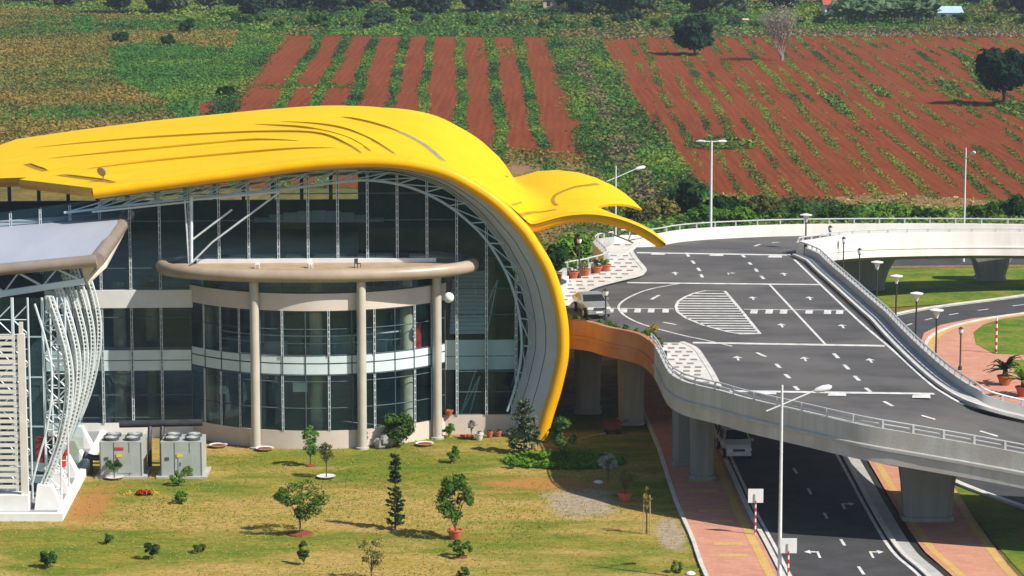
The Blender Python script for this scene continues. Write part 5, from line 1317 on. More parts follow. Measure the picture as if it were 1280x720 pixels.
# the two round trees and the bare tree standing in the ploughed field
p = G(868, 69); mm = mpp(p); make_tree('field_tree', 'round dark blue-green tree standing alone at the far edge of the red field', 'tree', tuple(p), 51 * mm, 55 * mm, .62, 'leaf_field_tree', .12, 46, 90, 11, trunk_r=.22)
p = G(1254, 132); mm = mpp(p); make_tree('field_tree', 'dark green short-trunked tree in the red field at the right edge', 'tree', tuple(p), 77 * mm, 72 * mm, .55, 'leaf_field_tree', .22, 46, 100, 23, trunk_r=.24)
p = G(977, 76); mm = mpp(p); bt = thing('bare_tree', 'leafless pale branching tree standing in the red field right of the round dark tree', 'tree', tuple(p), world=False)
mb = MB(); R_ = random.Random(9); H_ = 76 * mm
def branch(mb, p0, d, L_, r0, lv):
    p1 = p0 + d * L_ * .5 + Vector((R_.uniform(-.1, .1), R_.uniform(-.1, .1), 0)) * L_; p2 = p0 + d * L_
    mb.tube([p0, p1, p2], [r0, r0 * .8, r0 * .55], 5)
    if lv == 0: return
    for _ in range(4 if lv > 1 else 5):
        e = (d + Vector((R_.uniform(-.55, .55), R_.uniform(-.55, .55), R_.uniform(-.05, .35)))).normalized(); branch(mb, p1.lerp(p2, R_.uniform(.2, 1)), e, L_ * R_.uniform(.55, .8), r0 * .5, lv - 1)
for _ in range(6): branch(mb, Vector((0, 0, H_ * .08)), Vector((R_.uniform(-.55, .55), R_.uniform(-.5, .5), 1)).normalized(), H_ * .36, .16, 3)
mb.tube([(0, 0, 0), (.1, 0, H_ * .12)], [.3, .22], 7); mb.build('branches', 'bark_pale', bt)
R_ = np.random.default_rng(5); pts = R_.normal(size=(500, 3)) * np.array([1.6, 1.6, 1.6]) + np.array([0, 0, H_ * .66]); o = quads('twigs', pts, .28, 'twig', None, parent=bt); o['kind'] = 'stuff'
# tree belt along the top of the picture
protos = []
kinds = [('belt_tree', 'hazy dark green broadleaf tree in the dense tree belt beyond the fields', 8.0, 9, 'leaf_far', 'bark'), ('belt_tree', 'hazy pale grey-green thin tree in the dense tree belt beyond the fields', 8.0, 5.5, 'leaf_far_pale', 'bark_pale'),
         ('belt_tree', 'hazy dark green broadleaf tree in the dense tree belt beyond the fields', 10, 8.0, 'leaf_far', 'bark'), ('belt_tree', 'hazy dark green broadleaf tree in the dense tree belt beyond the fields', 7.0, 7.5, 'leaf_far', 'bark')]
used_ = [0] * 4; R_ = random.Random(21)
def belt(px, py, k, s, rz):
    nm, lb, h, wd, m, bk = kinds[k]; loc = wpos(px, py); grp = 'dark trees of the belt' if m == 'leaf_far' else 'pale trees of the belt'
    if len(protos) <= k: protos.append(make_tree(nm, lb, 'tree', loc, h, wd, .55, m, .07, 40, 110, 40 + k, grp, bark=bk)); return
    copy_tree(protos[k], loc, lb, grp, s, rz)
for k in range(4): belt(200 + 300 * k, 18, k, 1, 0)
for row, (y, n, jx) in enumerate(((-10, 38, 18), (4, 41, 18), (16, 41, 18))):
    for i in range(n):
        x = -140 + 1560 * (i + .5) / n + R_.uniform(-jx, jx)
        if row == 2 and (x < 120 or 660 < x < 720 or 1020 < x < 1215): continue
        if row == 1 and (660 < x < 712 or 1160 < x < 1210): continue
        belt(x, y + R_.uniform(-4, 5), R_.choice((0, 0, 1, 2, 3)), R_.uniform(.7, 1.15), R_.uniform(0, 6.28))
# low bushes at the foot of the belt
bproto = []
blabels = [('rounded green bush in the hedge row along the far end of the red fields', 'leaf_lawn_tree', 3.2, 4.6), ('rounded dark bush in the hedge row along the far end of the red fields', 'leaf_far', 3.6, 5.0)]
def bush(px, py, k, s, rz, grp='bushes along the far end of the fields'):
    lb, m, h, wd = blabels[k]
    if len(bproto) <= k: bproto.append(make_tree('bush', lb, 'bush', wpos(px, py), h, wd, .42, m, .05, 20, 80, 60 + k, ('green ' if k == 0 else 'dark ') + grp)); return
    copy_tree(bproto[k], wpos(px, py), lb, ('green ' if k == 0 else 'dark ') + grp, s, rz)
bush(400, 34, 0, .7, 0); bush(470, 33, 1, .7, 0)
for i in range(44):
    x = 300 + 1000 * (i + .5) / 44 + R_.uniform(-10, 10)
    if 1040 < x < 1175: continue
    bush(x, R_.uniform(28, 38), R_.choice((0, 1)), R_.uniform(.35, .75), R_.uniform(0, 6))
# bushes on the left hillside
for px, py, s_, wd, lb in ((150, 53, 14, 22, 'dark bush on the olive hillside, leftmost of the cluster above the green meadow'), (210, 57, 14, 20, 'dark round bush right beside the green meadow on the hillside'), (238, 42, 18, 30, 'wide dark bush behind the round one on the hillside'),
                        (295, 30, 12, 20, 'small dark bush on the hillside near the tree belt'), (285, 120, 12, 26, 'dark low bush at the lower corner of the green meadow')):
    p = G(px, py); mm = mpp(p); make_tree('bush', lb, 'bush', tuple(p), s_ * mm, wd * mm, .55, 'leaf_dark', .05, 16, 45, int(px))
# banana plants by the small blue roof
def banana(loc, lb, grp, seed, h=4.5):
    t = thing('banana_plant', lb, 'plant', loc, grp, world=False); R2 = random.Random(seed); mb = MB(); mb.tube([(0, 0, 0), (.1, 0, h * .6)], [.18, .12], 6); mb.build('stem', 'bark', t)
    mb = MB()
    for k in range(15):
        a = k * 2.4 + R2.uniform(-.3, .3); l = R2.uniform(1.6, 2.6); rise = R2.uniform(.5, 1.6); c, s_ = math.cos(a), math.sin(a); rows = []
        for f in np.linspace(0, 1, 5):
            r_ = l * f; z = h * (.35 + .2 * (k % 3) / 2) + rise * math.sin(f * 2.2) * 1.3; w_ = .60 * math.sin(math.pi * min(.15 + f * .85, 1)) + .04; rows.append([(.1 + r_ * c - w_ * s_, r_ * s_ + w_ * c, z), (.1 + r_ * c, r_ * s_, z + .1), (.1 + r_ * c + w_ * s_, r_ * s_ - w_ * c, z)])
        mb.grid(rows)
    mb.build('leaves', 'leaf_banana', t); return t
b0 = banana(wpos(1060, 28), 'banana plant with broad drooping leaves in the grove at the top right', 'banana plants of the grove', 3)
for i in range(60):
    dup(b0, wpos(1045 + 122 * (i % 20) / 19 + R_.uniform(-4, 4), (31, 25, 20)[i // 20] + R_.uniform(-3, 2)), R_.uniform(0, 6.28), None, None, R_.uniform(.75, 1.15))
# bushes on the bank behind the elevated road
for k, (px, py, h_, wd, m, lb) in enumerate(((862, 268, 42, 55, 'leaf_dark', 'tall dark bush left of the tall double-armed lamp behind the road'), (826, 272, 24, 50, 'weed_olive', 'olive bush with dry tips just right of the yellow canopy tip'), (905, 270, 26, 55, 'leaf_dark', 'dark bush right of the tall double-armed lamp'),
        (950, 268, 24, 60, 'leaf_olive', 'olive green bush on the bank below the red field, left of the flat-capped lamp'), (880, 279, 22, 46, 'leaf_bright', 'bright green bush directly behind the white parapet under the double-armed lamp'), (925, 279, 20, 48, 'leaf_bright', 'bright green low bush behind the white parapet, right of the double-armed lamp'),
        (990, 277, 20, 56, 'leaf_lawn_tree', 'green bush behind the parapet beside the flat-capped lamp post'), (1050, 275, 18, 60, 'leaf_lawn_tree', 'low green bush behind the parapet between two dark lamp posts'), (1110, 274, 18, 60, 'leaf_bright', 'bright green bush behind the parapet below the straw bank'),
        (1160, 273, 16, 50, 'leaf_lawn_tree', 'green bush behind the parapet left of the thin lamp pole'), (1232, 273, 20, 52, 'leaf_lawn_tree', 'green bush behind the parapet right of the thin lamp pole'), (1275, 272, 26, 54, 'leaf_dark', 'dark bush behind the parapet at the right edge'),
        (800, 277, 18, 40, 'leaf_olive', 'scruffy olive bush behind the tip of the yellow canopy'), (722, 322, 30, 48, 'leaf_bright', 'green bush under the yellow canopy behind the potted plants'), (695, 338, 34, 30, 'leaf_dark', 'dark bush tight beside the yellow shell behind the pots'))):
    p = G(px, py); mm = mpp(p); make_tree('bush', lb, 'bush', tuple(p), h_ * mm, wd * mm, .42, m, .05, 22, 60, 200 + k)
X = scatter([(1028, 250), (1045, 246), (1100, 243), (1200, 247), (1240, 252), (1230, 261), (1180, 262), (1120, 256), (1060, 256)], 4, .06); f = rng.random(len(X)); X = X[f > .35]
tufts('dry_straw', X, .15, .4, ['weed_tan', 'weed_tan', 'weed_olive', 'straw_pale'], rng.integers(0, 4, len(X)), k=2)
# ---- lawn plants
def lawn_plant(kind, px, py, top, wpx, label, m='leaf_lawn_tree', base=None, seed=0, cat='plant', leaf=.16, trunk=.25, n=14, per=34):
    p = G(px, py); mm = mpp(p); h = (py - top) * mm; wd = wpx * mm
    if kind == 'pine':
        t = thing('pine_sapling', label, 'tree', tuple(p), world=False); R2 = np.random.default_rng(seed); pts = []; mb = MB(); mb.tube([(0, 0, 0), (.02, 0, h)], [.05, .015], 6); z = h * .10
        mb.build('trunk', 'bark', t); S = []
        nl = max(6, int(h / .24))
        for i in range(nl):
            z = h * (.08 + .9 * i / nl); r_ = wd / 2 * (1 - .62 * (i / nl)) * R2.uniform(.75, 1.1)
            if base == 'gap' and .50 < i / nl < .56: continue
            for j in range(7):
                a = R2.uniform(0, 6.28)
                for f in np.linspace(.15, 1, 9): pts.append([r_ * f * math.cos(a), r_ * f * math.sin(a), z + .22 * f * f * r_ + R2.normal() * .02])
        ms_ = [m] if m != 'leaf_grey' else ['leaf_conifer', 'leaf_grey', 'leaf_shrub']
        quads('crown', np.array(pts), .15 if wd < 1.5 else .17, ms_, rng.choice(len(ms_), len(pts)) if len(ms_) > 1 else None, parent=t, up=.1, aspect=1.9)
    else:
        nm = {'shrub': 'shrub', 'sapling': 'sapling', 'pot': 'potted_plant', 'yucca': 'yucca_plant'}[kind]
        t = make_tree(nm, label, cat, tuple(p), h, wd, leaf * .72, 'leaf_shrub' if m == 'leaf_dark' else m, trunk, n + 5, int(per * 1.7), seed, trunk_r=max(.025, h * .015), rfac=.34)
    if base in ('soil', 'saucer', 'pot'):
        mb = MB()
        if base == 'soil': r_ = max(.22, wd * .22); mb.lathe([(r_, 0.0), (r_ * .95, .07), (r_ * .3, .11), (0, .11)], (0, 0, .013), 14); mb.build('soil_ring', 'soil_ring', t)
        elif base == 'saucer': mb.lathe([(0, .02), (.30, .02), (.5, .16), (.54, .16), (.46, .14), (.0, .10)], (0, 0, 0), 16); mb.build('planter', 'pot_white', t, smooth=40)
        else: mb.lathe([(0, 0), (.26, 0), (.38, .42), (.42, .44), (.42, .50), (.36, .50), (.33, .42), (0, .40)], (0, 0, .013), 16); mb.build('pot', 'pot_terracotta', t, smooth=40)
    return t
LP = [
 ('sapling', 388, 583, 527, 28, 'slender bright-topped sapling in a red soil ring, left of the small topiary tree', 'leaf_bright', 'soil', .14, .2),
 ('sapling', 408, 598, 552, 24, 'small dark topiary tree with a bare stem in a flat tub near the bay window', 'leaf_olive', 'saucer', .12, .5),
 ('shrub', 375, 668, 597, 76, 'wide airy shrub with spreading branches and a red soil ring, left of the lawn middle', 'leaf_lawn_tree', 'soil', .15, .28),
 ('shrub', 380, 706, 675, 18, 'narrow dark shrub tied to a pale stake, below the wide airy shrub', 'leaf_dark', None, .14, .1),
 ('shrub', 497, 559, 513, 42, 'dark dense shrub against the curved bay wall beside the right column', 'leaf_dark', None, .2, .1),
 ('shrub', 567, 579, 557, 20, 'small round green bush on the dry lawn below the yucca', 'leaf_bright', 'soil', .12, .05),
 ('sapling', 569, 674, 588, 52, 'bushy two-tiered young tree in a red pot on the lawn right of the thin pine', 'leaf_lawn_tree', 'pot', .17, .22),
 ('shrub', 577, 697, 673, 34, 'low leafy shrub in a red soil ring just below the two-tiered young tree', 'leaf_lawn_tree', 'soil', .14, .15),
 ('shrub', 464, 724, 668, 36, 'brownish twiggy shrub cut by the bottom edge of the picture', 'leaf_olive', None, .12, .2),
 ('sapling', 703, 580, 517, 38, 'dark green sapling in a white tub on the lush grass beside the yellow shell foot', 'leaf_dark', 'saucer', .18, .2),
 ('shrub', 760, 604, 564, 30, 'thin pale-flowered shrub in the shade of the elevated road', 'leaf_grey', None, .11, .35),
 ('pot', 781, 627, 584, 26, 'spindly plant in an orange terracotta tub at the edge of the gravel patch', 'leaf_olive', 'pot', .13, .35),
 ('shrub', 641, 586, 572, 14, 'tiny green tuft of leaves left of the lush grass patch', 'leaf_bright', None, .1, .05),
 ('sapling', 143, 599, 571, 22, 'small sapling in a white tub in front of the left air-conditioning unit', 'leaf_dark', 'saucer', .12, .35),
 ('shrub', 223, 607, 588, 22, 'bright green low shrub in front of the right air-conditioning unit', 'leaf_bright', None, .13, .05),
 ('shrub', 236, 597, 580, 16, 'yellow-green leafy sprout at the corner of the right air-conditioning unit', 'weed_lime', None, .13, .1),
 ('shrub', 227, 630, 613, 18, 'small spiky plant in a dark pot on the lawn below the bright green shrub', 'leaf_bright', None, .12, .1),
 ('shrub', 60, 710, 686, 26, 'dark small shrub near the bottom left corner of the lawn', 'leaf_dark', None, .15, .05),
 ('shrub', 190, 699, 676, 24, 'sparse dark twiggy shrub on the lawn below the red flower clump', 'leaf_conifer', None, .12, .2),
 ('shrub', 136, 680, 666, 14, 'tiny dark weed tuft on the lawn between the left shrubs', 'leaf_dark', None, .11, .05),
 ('shrub', 249, 691, 679, 20, 'low flat green tuft on the lawn right of the twiggy shrub', 'leaf_lawn_tree', None, .12, .05),
 ('shrub', 579, 722, 708, 18, 'dark little shrub at the bottom edge below the red soil ring shrub', 'leaf_dark', None, .12, .05),
 ('shrub', 456, 558, 530, 16, 'yellow-green potted shrub in a white tub at the foot of the middle column', 'leaf_bright', 'saucer', .12, .15),
 ('yucca', 561, 547, 528, 18, 'spiky yucca-like plant at the foot of the right column', 'leaf_bright', None, .14, .1),
 ('shrub', 589, 549, 524, 14, 'thin twiggy plant in a small white pot by the flat plinth', 'twig', None, .08, .4),
 ('shrub', 147, 534, 511, 18, 'leafy plant rising behind the black pipe of the left air-conditioning unit', 'leaf_lawn_tree', None, .13, .2),
 ('shrub', 845, 716, 700, 20, 'weedy tuft on the lawn beside the red pavement at the bottom', 'weed_lime', None, .12, .05),
 ('shrub', 808, 668, 606, 14, 'dead straw-coloured sapling on thin stakes right of the gravel patch', 'weed_tan', None, .07, .5),
 ('shrub', 222, 626, 619, 8, 'tiny sprout beside the small spiky plant', 'leaf_bright', None, .08, .05),
]
for k, (kd, x, y, tp, wp, lb, m, base, lf, tr) in enumerate(LP):
    sparse = m in ('twig', 'weed_tan', 'leaf_olive', 'leaf_grey')
    lawn_plant(kd, x, y, tp, wp, lb, m, base, 300 + k, leaf=lf, trunk=tr, n=9 if wp < 24 else (16 if wp < 40 else 26), per=18 if sparse else (30 if wp < 40 else 42))
lawn_plant('pine', 494, 662, 561, 26, 'thin tall pine sapling with whorled branches in the middle of the lawn', 'leaf_conifer', 'gap', 401)
lawn_plant('pine', 655, 567, 495, 46, 'bushy pale-tipped young pine in front of the foot of the yellow shell', 'leaf_grey', None, 402)
# tufts that break up the lawn
X = scatter([(-20, 548), (690, 545), (740, 560), (850, 640), (890, 735), (-20, 735)], 36, .012); px, py = projv(X)
X = X[~inpoly(px, py, [(-20, 640), (80, 655), (110, 585), (260, 605), (260, 540), (-20, 540)])]; f = fbm(X[:, 0] * .16, X[:, 1] * .12) + rng.normal(size=len(X)) * .08; k = (f > .56) | (rng.random(len(f)) < .35); X = X[k]; f = f[k]
mi = np.where(f > .64, 0, np.where(f > .54, 1, 2))
tufts('lawn_grass', X, .05, .12, ['grass_lush', 'grass_mid', 'grass_dry'], mi, k=1, h=.15, up=.5)
c0 = G(706, 578); a = rng.uniform(0, 6.28, 2600); r_ = np.sqrt(rng.random(2600)); X = np.stack([c0.x + 3.5 * r_ * np.cos(a), c0.y + 2.0 * r_ * np.sin(a), np.full(2600, .03)], 1)
tufts('lush_grass', X, .14, .3, ['grass_lush'], np.zeros(len(X), int), k=2, h=.3)
mat('cart_red', (0.22, 0.05, 0.035), 0.7, c2=(0.16, 0.04, 0.03), scale=3)
# ================================================================ LAMPS, SIGNS, CARS, POTS AND OTHER THINGS
def deckz(px, py): return D(px, py, 0.0)
# ---- tall street lamps
def street_lamp(base, top_y, label, arm, heads=((1, 0),), grp=None):
    """pole with raking arms; arm = horizontal direction of the lamp head"""
    p = Vector(base); t = thing('street_lamp', label, 'lamp', tuple(p), grp)
    # height from the photo
    h = 10.0
    for k in range(40):
        if proj(p + Vector((0, 0, h)))[1] > top_y: h += .1
        else: break
    for k in range(60):
        if proj(p + Vector((0, 0, h)))[1] < top_y: h -= .05
    mb = MB(); mb.tube([p, p + Vector((0, 0, .9)), p + Vector((0, 0, .92)), p + Vector((0, 0, h))], [.13, .13, .10, .055], 10); mb.build('pole', 'pole_white', t, smooth=40)
    for d, back in heads:
        dv = Vector((arm[0] * d, arm[1] * d, 0)); a = p + Vector((0, 0, h - .95)) ; b_ = a + dv * 1.55 + Vector((0, 0, .62)); c = a - dv * .75 - Vector((0, 0, .28)) if back else a
        mb = MB(); mb.tube([c, a, b_], .035, 6); arm_o = mb.build('arm', 'pole_white', t)
        mb = MB(); e = b_ + dv * .85 + Vector((0, 0, .18)); q = (e - b_)
        mb.tube([b_, b_ + q * .15, b_ + q * .5, b_ + q * .85, e], [.06, .13, .17, .14, .04], 10); mb.build('lamp_head', 'pole_white', arm_o, smooth=50)
    return t
street_lamp(G(974, 738), 481, 'tall white street lamp with one raking arm standing beside the red pavement in front', (1, .18), ((1, True),))
street_lamp(G(769, 359), 207, 'tall white street lamp rising behind the small yellow leaf canopy', (1, .3), ((1, True),))
street_lamp(G(1204, 328), 184, 'thin white street lamp seen edge-on behind the far ramp', (.15, -1), ((1, False),))
p = G(888, 314); t = thing('street_lamp', 'tall white street lamp with a double T arm behind the far parapet', 'lamp', tuple(p))
h = (314 - 175) * mpp(p + Vector((0, 0, 5)))
mb = MB(); mb.tube([p, p + Vector((0, 0, .9)), p + Vector((0, 0, .92)), p + Vector((0, 0, h))], [.17, .17, .14, .09], 10); mb.build('pole', 'pole_white', t, smooth=40)
for s in (-1, 1):
    mb = MB(); a = p + Vector((0, 0, h - .08)); mb.tube([a, a + Vector((s * .55, 0, .02)), a + Vector((s * .6, 0, .02)), a + Vector((s * 1.0, .1, .03)), a + Vector((s * 1.35, .1, .02))], [.05, .05, .10, .13, .04], 8); mb.build('lamp_head', 'pole_white', t)
# ---- dark post lamps with flat pale caps, and small globe posts
def flat_lamp(p, h, label, grp='flat-capped post lamps'):
    t = thing('post_lamp', label, 'lamp', tuple(p), grp)
    mb = MB(); mb.lathe([(0, 0), (.16, 0), (.16, .35), (.07, .45), (.055, h - .75), (.10, h - .72), (.10, h - .66), (0, h - .66)], p, 10); mb.build('post', 'pole_dark', t, smooth=40)
    mb = MB(); mb.lathe([(.07, h - .66), (.20, h - .3), (.20, h - .12), (0, h - .12)], p, 12); mb.build('lantern', 'lamp_glass', t, smooth=50)
    mb = MB(); mb.lathe([(0, h - .12), (.44, h - .14), (.46, h - .08), (.12, h), (0, h)], p, 18); mb.build('cap', 'lamp_glass', t, smooth=40)
def globe_lamp(p, h, label, grp='small globe-topped post lamps'):
    t = thing('post_lamp', label, 'lamp', tuple(p), grp)
    mb = MB(); mb.lathe([(0, 0), (.14, 0), (.14, .3), (.06, .4), (.05, h - .5), (.11, h - .46), (.11, h - .40), (0, h - .40)], p, 10); mb.build('post', 'pole_dark', t, smooth=40)
    mb = MB(); mb.lathe([(.10, h - .40), (.17, h - .25), (.15, h - .1), (0, h - .06)], p, 12); mb.build('lantern', 'lamp_glass', t, smooth=50)
    mb = MB(); mb.lathe([(.19, h - .1), (.12, h - .02), (.03, h + .06), (0, h + .08)], p, 12); mb.build('cap', 'pole_dark', t, smooth=50)
def hgt(base, topy):
    h = 1.0
    while proj(Vector(base) + Vector((0, 0, h)))[1] > topy and h < 12: h += .05
    return h
for bx, by, ty, lb in ((1169, 478, 386, 'flat-capped post lamp nearest the loop road bend, just left of the red pavement'), (1144, 454, 365, 'flat-capped post lamp second from the red pavement along the loop road'), (1119, 431, 344, 'flat-capped post lamp standing before the green turf, third from the red pavement'),
                       (1095, 410, 326, 'flat-capped post lamp in front of the ramp pier shadow'), (1018, -1, 267, 'flat-capped post lamp at the corner where the far ramp leaves the deck')):
    p = G(bx, by) if by > 0 else D(1007, 311, .1); flat_lamp(p, hgt(p, ty), lb)
for bx, by, ty, lb in ((1200, 464, 410, 'globe-topped dark post lamp standing on the red pavement'), (1073, 398, 311, 'short globe-topped post lamp in front of the left ramp pier'), (1053, 392, 297, 'globe-topped post lamp left of the ramp pier, between two others'), (1036, 386, 283, 'globe-topped post lamp just right of the deck corner lamp')):
    p = G(bx, by); globe_lamp(p, hgt(p, ty), lb)
p = D(757, 403, .13); globe_lamp(p, hgt(p, 362), 'dark post lamp on the deck beside the silver car', 'dark post lamps on the deck')
p = D(724, 350, .13); globe_lamp(p, hgt(p, 297), 'dark post lamp among the potted plants under the yellow canopy', 'dark post lamps on the deck')
# ---- signs on red and white poles
def sign(px, py, ty, label, w_=.78, h_=.72):
    p = G(px, py, .1); H_ = hgt(p, ty); t = thing('road_sign', label, 'sign', tuple(p))
    mb = MB(); n = 9; 
    mb.tube([p, p + Vector((0, 0, H_ - h_ + .1))], .045, 8)
    po = mb.build('pole', 'sign_white', t)
    for k in range(0, n, 2):
        z0 = .1 + (H_ - h_) * k / n; mb = MB(); mb.tube([p + Vector((0, 0, z0)), p + Vector((0, 0, z0 + (H_ - h_) / n))], .051, 8); mb.build('red_band', 'paint_red', po)
    mb = MB(); mb.box((p.x, p.y, p.z + H_ - h_ / 2), (w_, .05, h_)); bo = mb.build('board', 'sign_white', t)
    mb = MB(); mb.box((p.x - .06, p.y - .045, p.z + H_ - h_ / 2 - .12), (.07, .03, h_ * .62)); mb.build('bracket', 'sign_grey', bo)
sign(944, 668, 612, 'white square sign on a red and white pole at the kerb, upper of the two')
sign(985, 738, 674, 'white square sign on a red and white pole beside the tall lamp foot')
p = G(1245, 441, .12); H_ = hgt(p, 397); t = thing('marker_post', 'red and white striped pole standing on the green island at the right', 'post', tuple(p))
mb = MB(); mb.tube([p, p + Vector((0, 0, H_))], .075, 8); po = mb.build('pole', 'sign_white', t)
for k in range(5):
    mb = MB(); mb.tube([p + Vector((0, 0, H_ * (k * .2 + .02))), p + Vector((0, 0, H_ * (k * .2 + .11)))], .083, 8); mb.build('red_band', 'paint_red', po)
# ---- cars
def car(name, label, loc, rz, paint, L_=4.3, W_=1.72, H_=1.48, van=False):
    t = thing(name, label, 'car', loc, None, rz, world=False)
    hw = W_ / 2
    if van: prof = [(-L_ / 2, .35), (-L_ / 2, .75), (-L_ / 2 + .12, .98), (-L_ / 2 + .75, 1.12), (-L_ / 2 + 1.55, H_ - .06), (-L_ / 2 + 1.9, H_), (L_ / 2 - .35, H_), (L_ / 2 - .1, 1.05), (L_ / 2, .9), (L_ / 2, .35)]
    else: prof = [(-L_ / 2, .35), (-L_ / 2, .62), (-L_ / 2 + .15, .76), (-L_ / 2 + 1.15, .94), (-L_ / 2 + 1.85, H_ - .05), (-L_ / 2 + 2.2, H_), (L_ / 2 - 1.25, H_ - .04), (L_ / 2 - .55, 1.02), (L_ / 2 - .05, .98), (L_ / 2, .6), (L_ / 2, .35)]
    def half(y, z):
        k = hw if z < .9 else hw - (z - .9) * .30
        e = max(0, abs(y) - (L_ / 2 - .5)) / .5; return k - .16 * e * e
    mb = MB(); rows = []
    for f in (-1, -.97, -.85, .85, .97, 1): rows.append([(half(y, z) * f, y, z - (.03 if abs(f) > .95 and z > .5 else 0)) for y, z in prof])
    mb.grid(rows)
    for sx in (-1, 1): mb.poly([(half(y, z) * sx, y, z - (.03 if z > .5 else 0)) for y, z in (prof if sx > 0 else prof[::-1])])
    mb.poly([(half(*prof[0]), prof[0][0], .35), (-half(*prof[0]), prof[0][0], .35), (-half(*prof[-1]), prof[-1][0], .35), (half(*prof[-1]), prof[-1][0], .35)])
    body = mb.build('body', paint, t, smooth=28)
    i0 = 3; (y0, z0), (y1, z1) = prof[3], prof[4]
    def onf(f, s, out=.012):
        y, z = y0 + (y1 - y0) * f, z0 + (z1 - z0) * f; d = Vector((0, -(z1 - z0), (y1 - y0))).normalized(); return Vector(((half(y, z) - .10) * s, y, z)) + d * out
    mb = MB(); mb.add([onf(.06, -1), onf(.06, 1), onf(.95, 1), onf(.95, -1)], [(0, 1, 2, 3)]); mb.build('windscreen', 'glass_car_dark', t)
    yr0, yr1 = prof[-4] if van else prof[-5], prof[-3] if van else prof[-4]
    yr0, yr1 = (prof[6], prof[7])
    def onr(f, s): 
        y, z = yr0[0] + (yr1[0] - yr0[0]) * f, yr0[1] + (yr1[1] - yr0[1]) * f; return Vector(((half(y, z) - .1) * s, y + .012, z + .012))
    mb = MB(); mb.add([onr(.1, 1), onr(.1, -1), onr(.9, -1), onr(.9, 1)], [(0, 1, 2, 3)]); mb.build('rear_window', 'glass_car_dark', t)
    for sx in (-1, 1):
        za, zb = 1.0, H_ - .14
        ya = y0 + .45; yb = y1 + .12; yc = (prof[6][0] - .02); ye = prof[7][0] - .3; ym = (yb + yc) / 2
        for (q0, q1, q2, q3) in (((ya, za), (ym - .04, za), (ym - .04, zb), (yb, zb)), ((ym + .04, za), (ye, za), (yc, zb), (ym + .04, zb))):
            mb = MB(); pts = [((half(y, z) + .006) * sx, y, z - .01) for y, z in (q0, q1, q2, q3)]; mb.poly(pts if sx > 0 else pts[::-1]); mb.build('side_window', 'glass_car_dark', t)
        mb = MB(); mb.box((sx * (hw + .09), y0 + .55, 1.02), (.18, .12, .13)); mb.build('mirror', paint, t)
        mb = MB(); mb.box((sx * (hw - .30), -L_ / 2 + .04, .70), (.40, .12, .15)); mb.build('headlight', 'headlight', t)
        mb = MB(); mb.box((sx * (hw - .22), L_ / 2 - .03, .82), (.22, .1, .2)); mb.build('tail_light', 'paint_red', t)
        for yw in (-L_ / 2 + .82, L_ / 2 - .82):
            mb = MB(); x = sx * (hw - .10); mb.tube([(x - .10, yw, .31), (x - .08, yw, .31), (x + .08, yw, .31), (x + .10, yw, .31)], [.27, .31, .31, .27], 18); wh = mb.build('wheel', 'rubber', t, smooth=40)
            mb = MB(); mb.tube([(x + sx * .095, yw, .31), (x + sx * .112, yw, .31)], [.20, .18], 14); mb.build('rim', 'rim_metal', wh)
    mb = MB(); mb.box((0, -L_ / 2 - .02, .44), (W_ - .25, .10, .20)); mb.build('bumper', paint, t)
    mb = MB(); mb.box((0, -L_ / 2 - .012, .66), (W_ * .42, .06, .13)); mb.build('grille', 'car_trim', t)
    mb = MB(); mb.box((0, -L_ / 2 - .075, .46), (.44, .02, .11)); mb.build('number_plate', 'sign_white', t)
    return t
mat('glass_car_dark', (0.02, 0.025, 0.03), 0.08, c2=(0.03, 0.035, 0.04), scale=1, spec=0.7)
p = D(740, 399, .012); car('parked_car', 'silver saloon car stopped on the deck beside the orange-brown parapet', (p.x, p.y + 1.9, p.z), math.radians(12), 'car_silver', 4.2, 1.66, 1.36)
p = G(921, 577, .08); car('estate_car', 'white estate car driving out from under the elevated road', (p.x, p.y + 2.2, p.z), math.radians(3), 'car_white', 4.4, 1.68, 1.62, True)
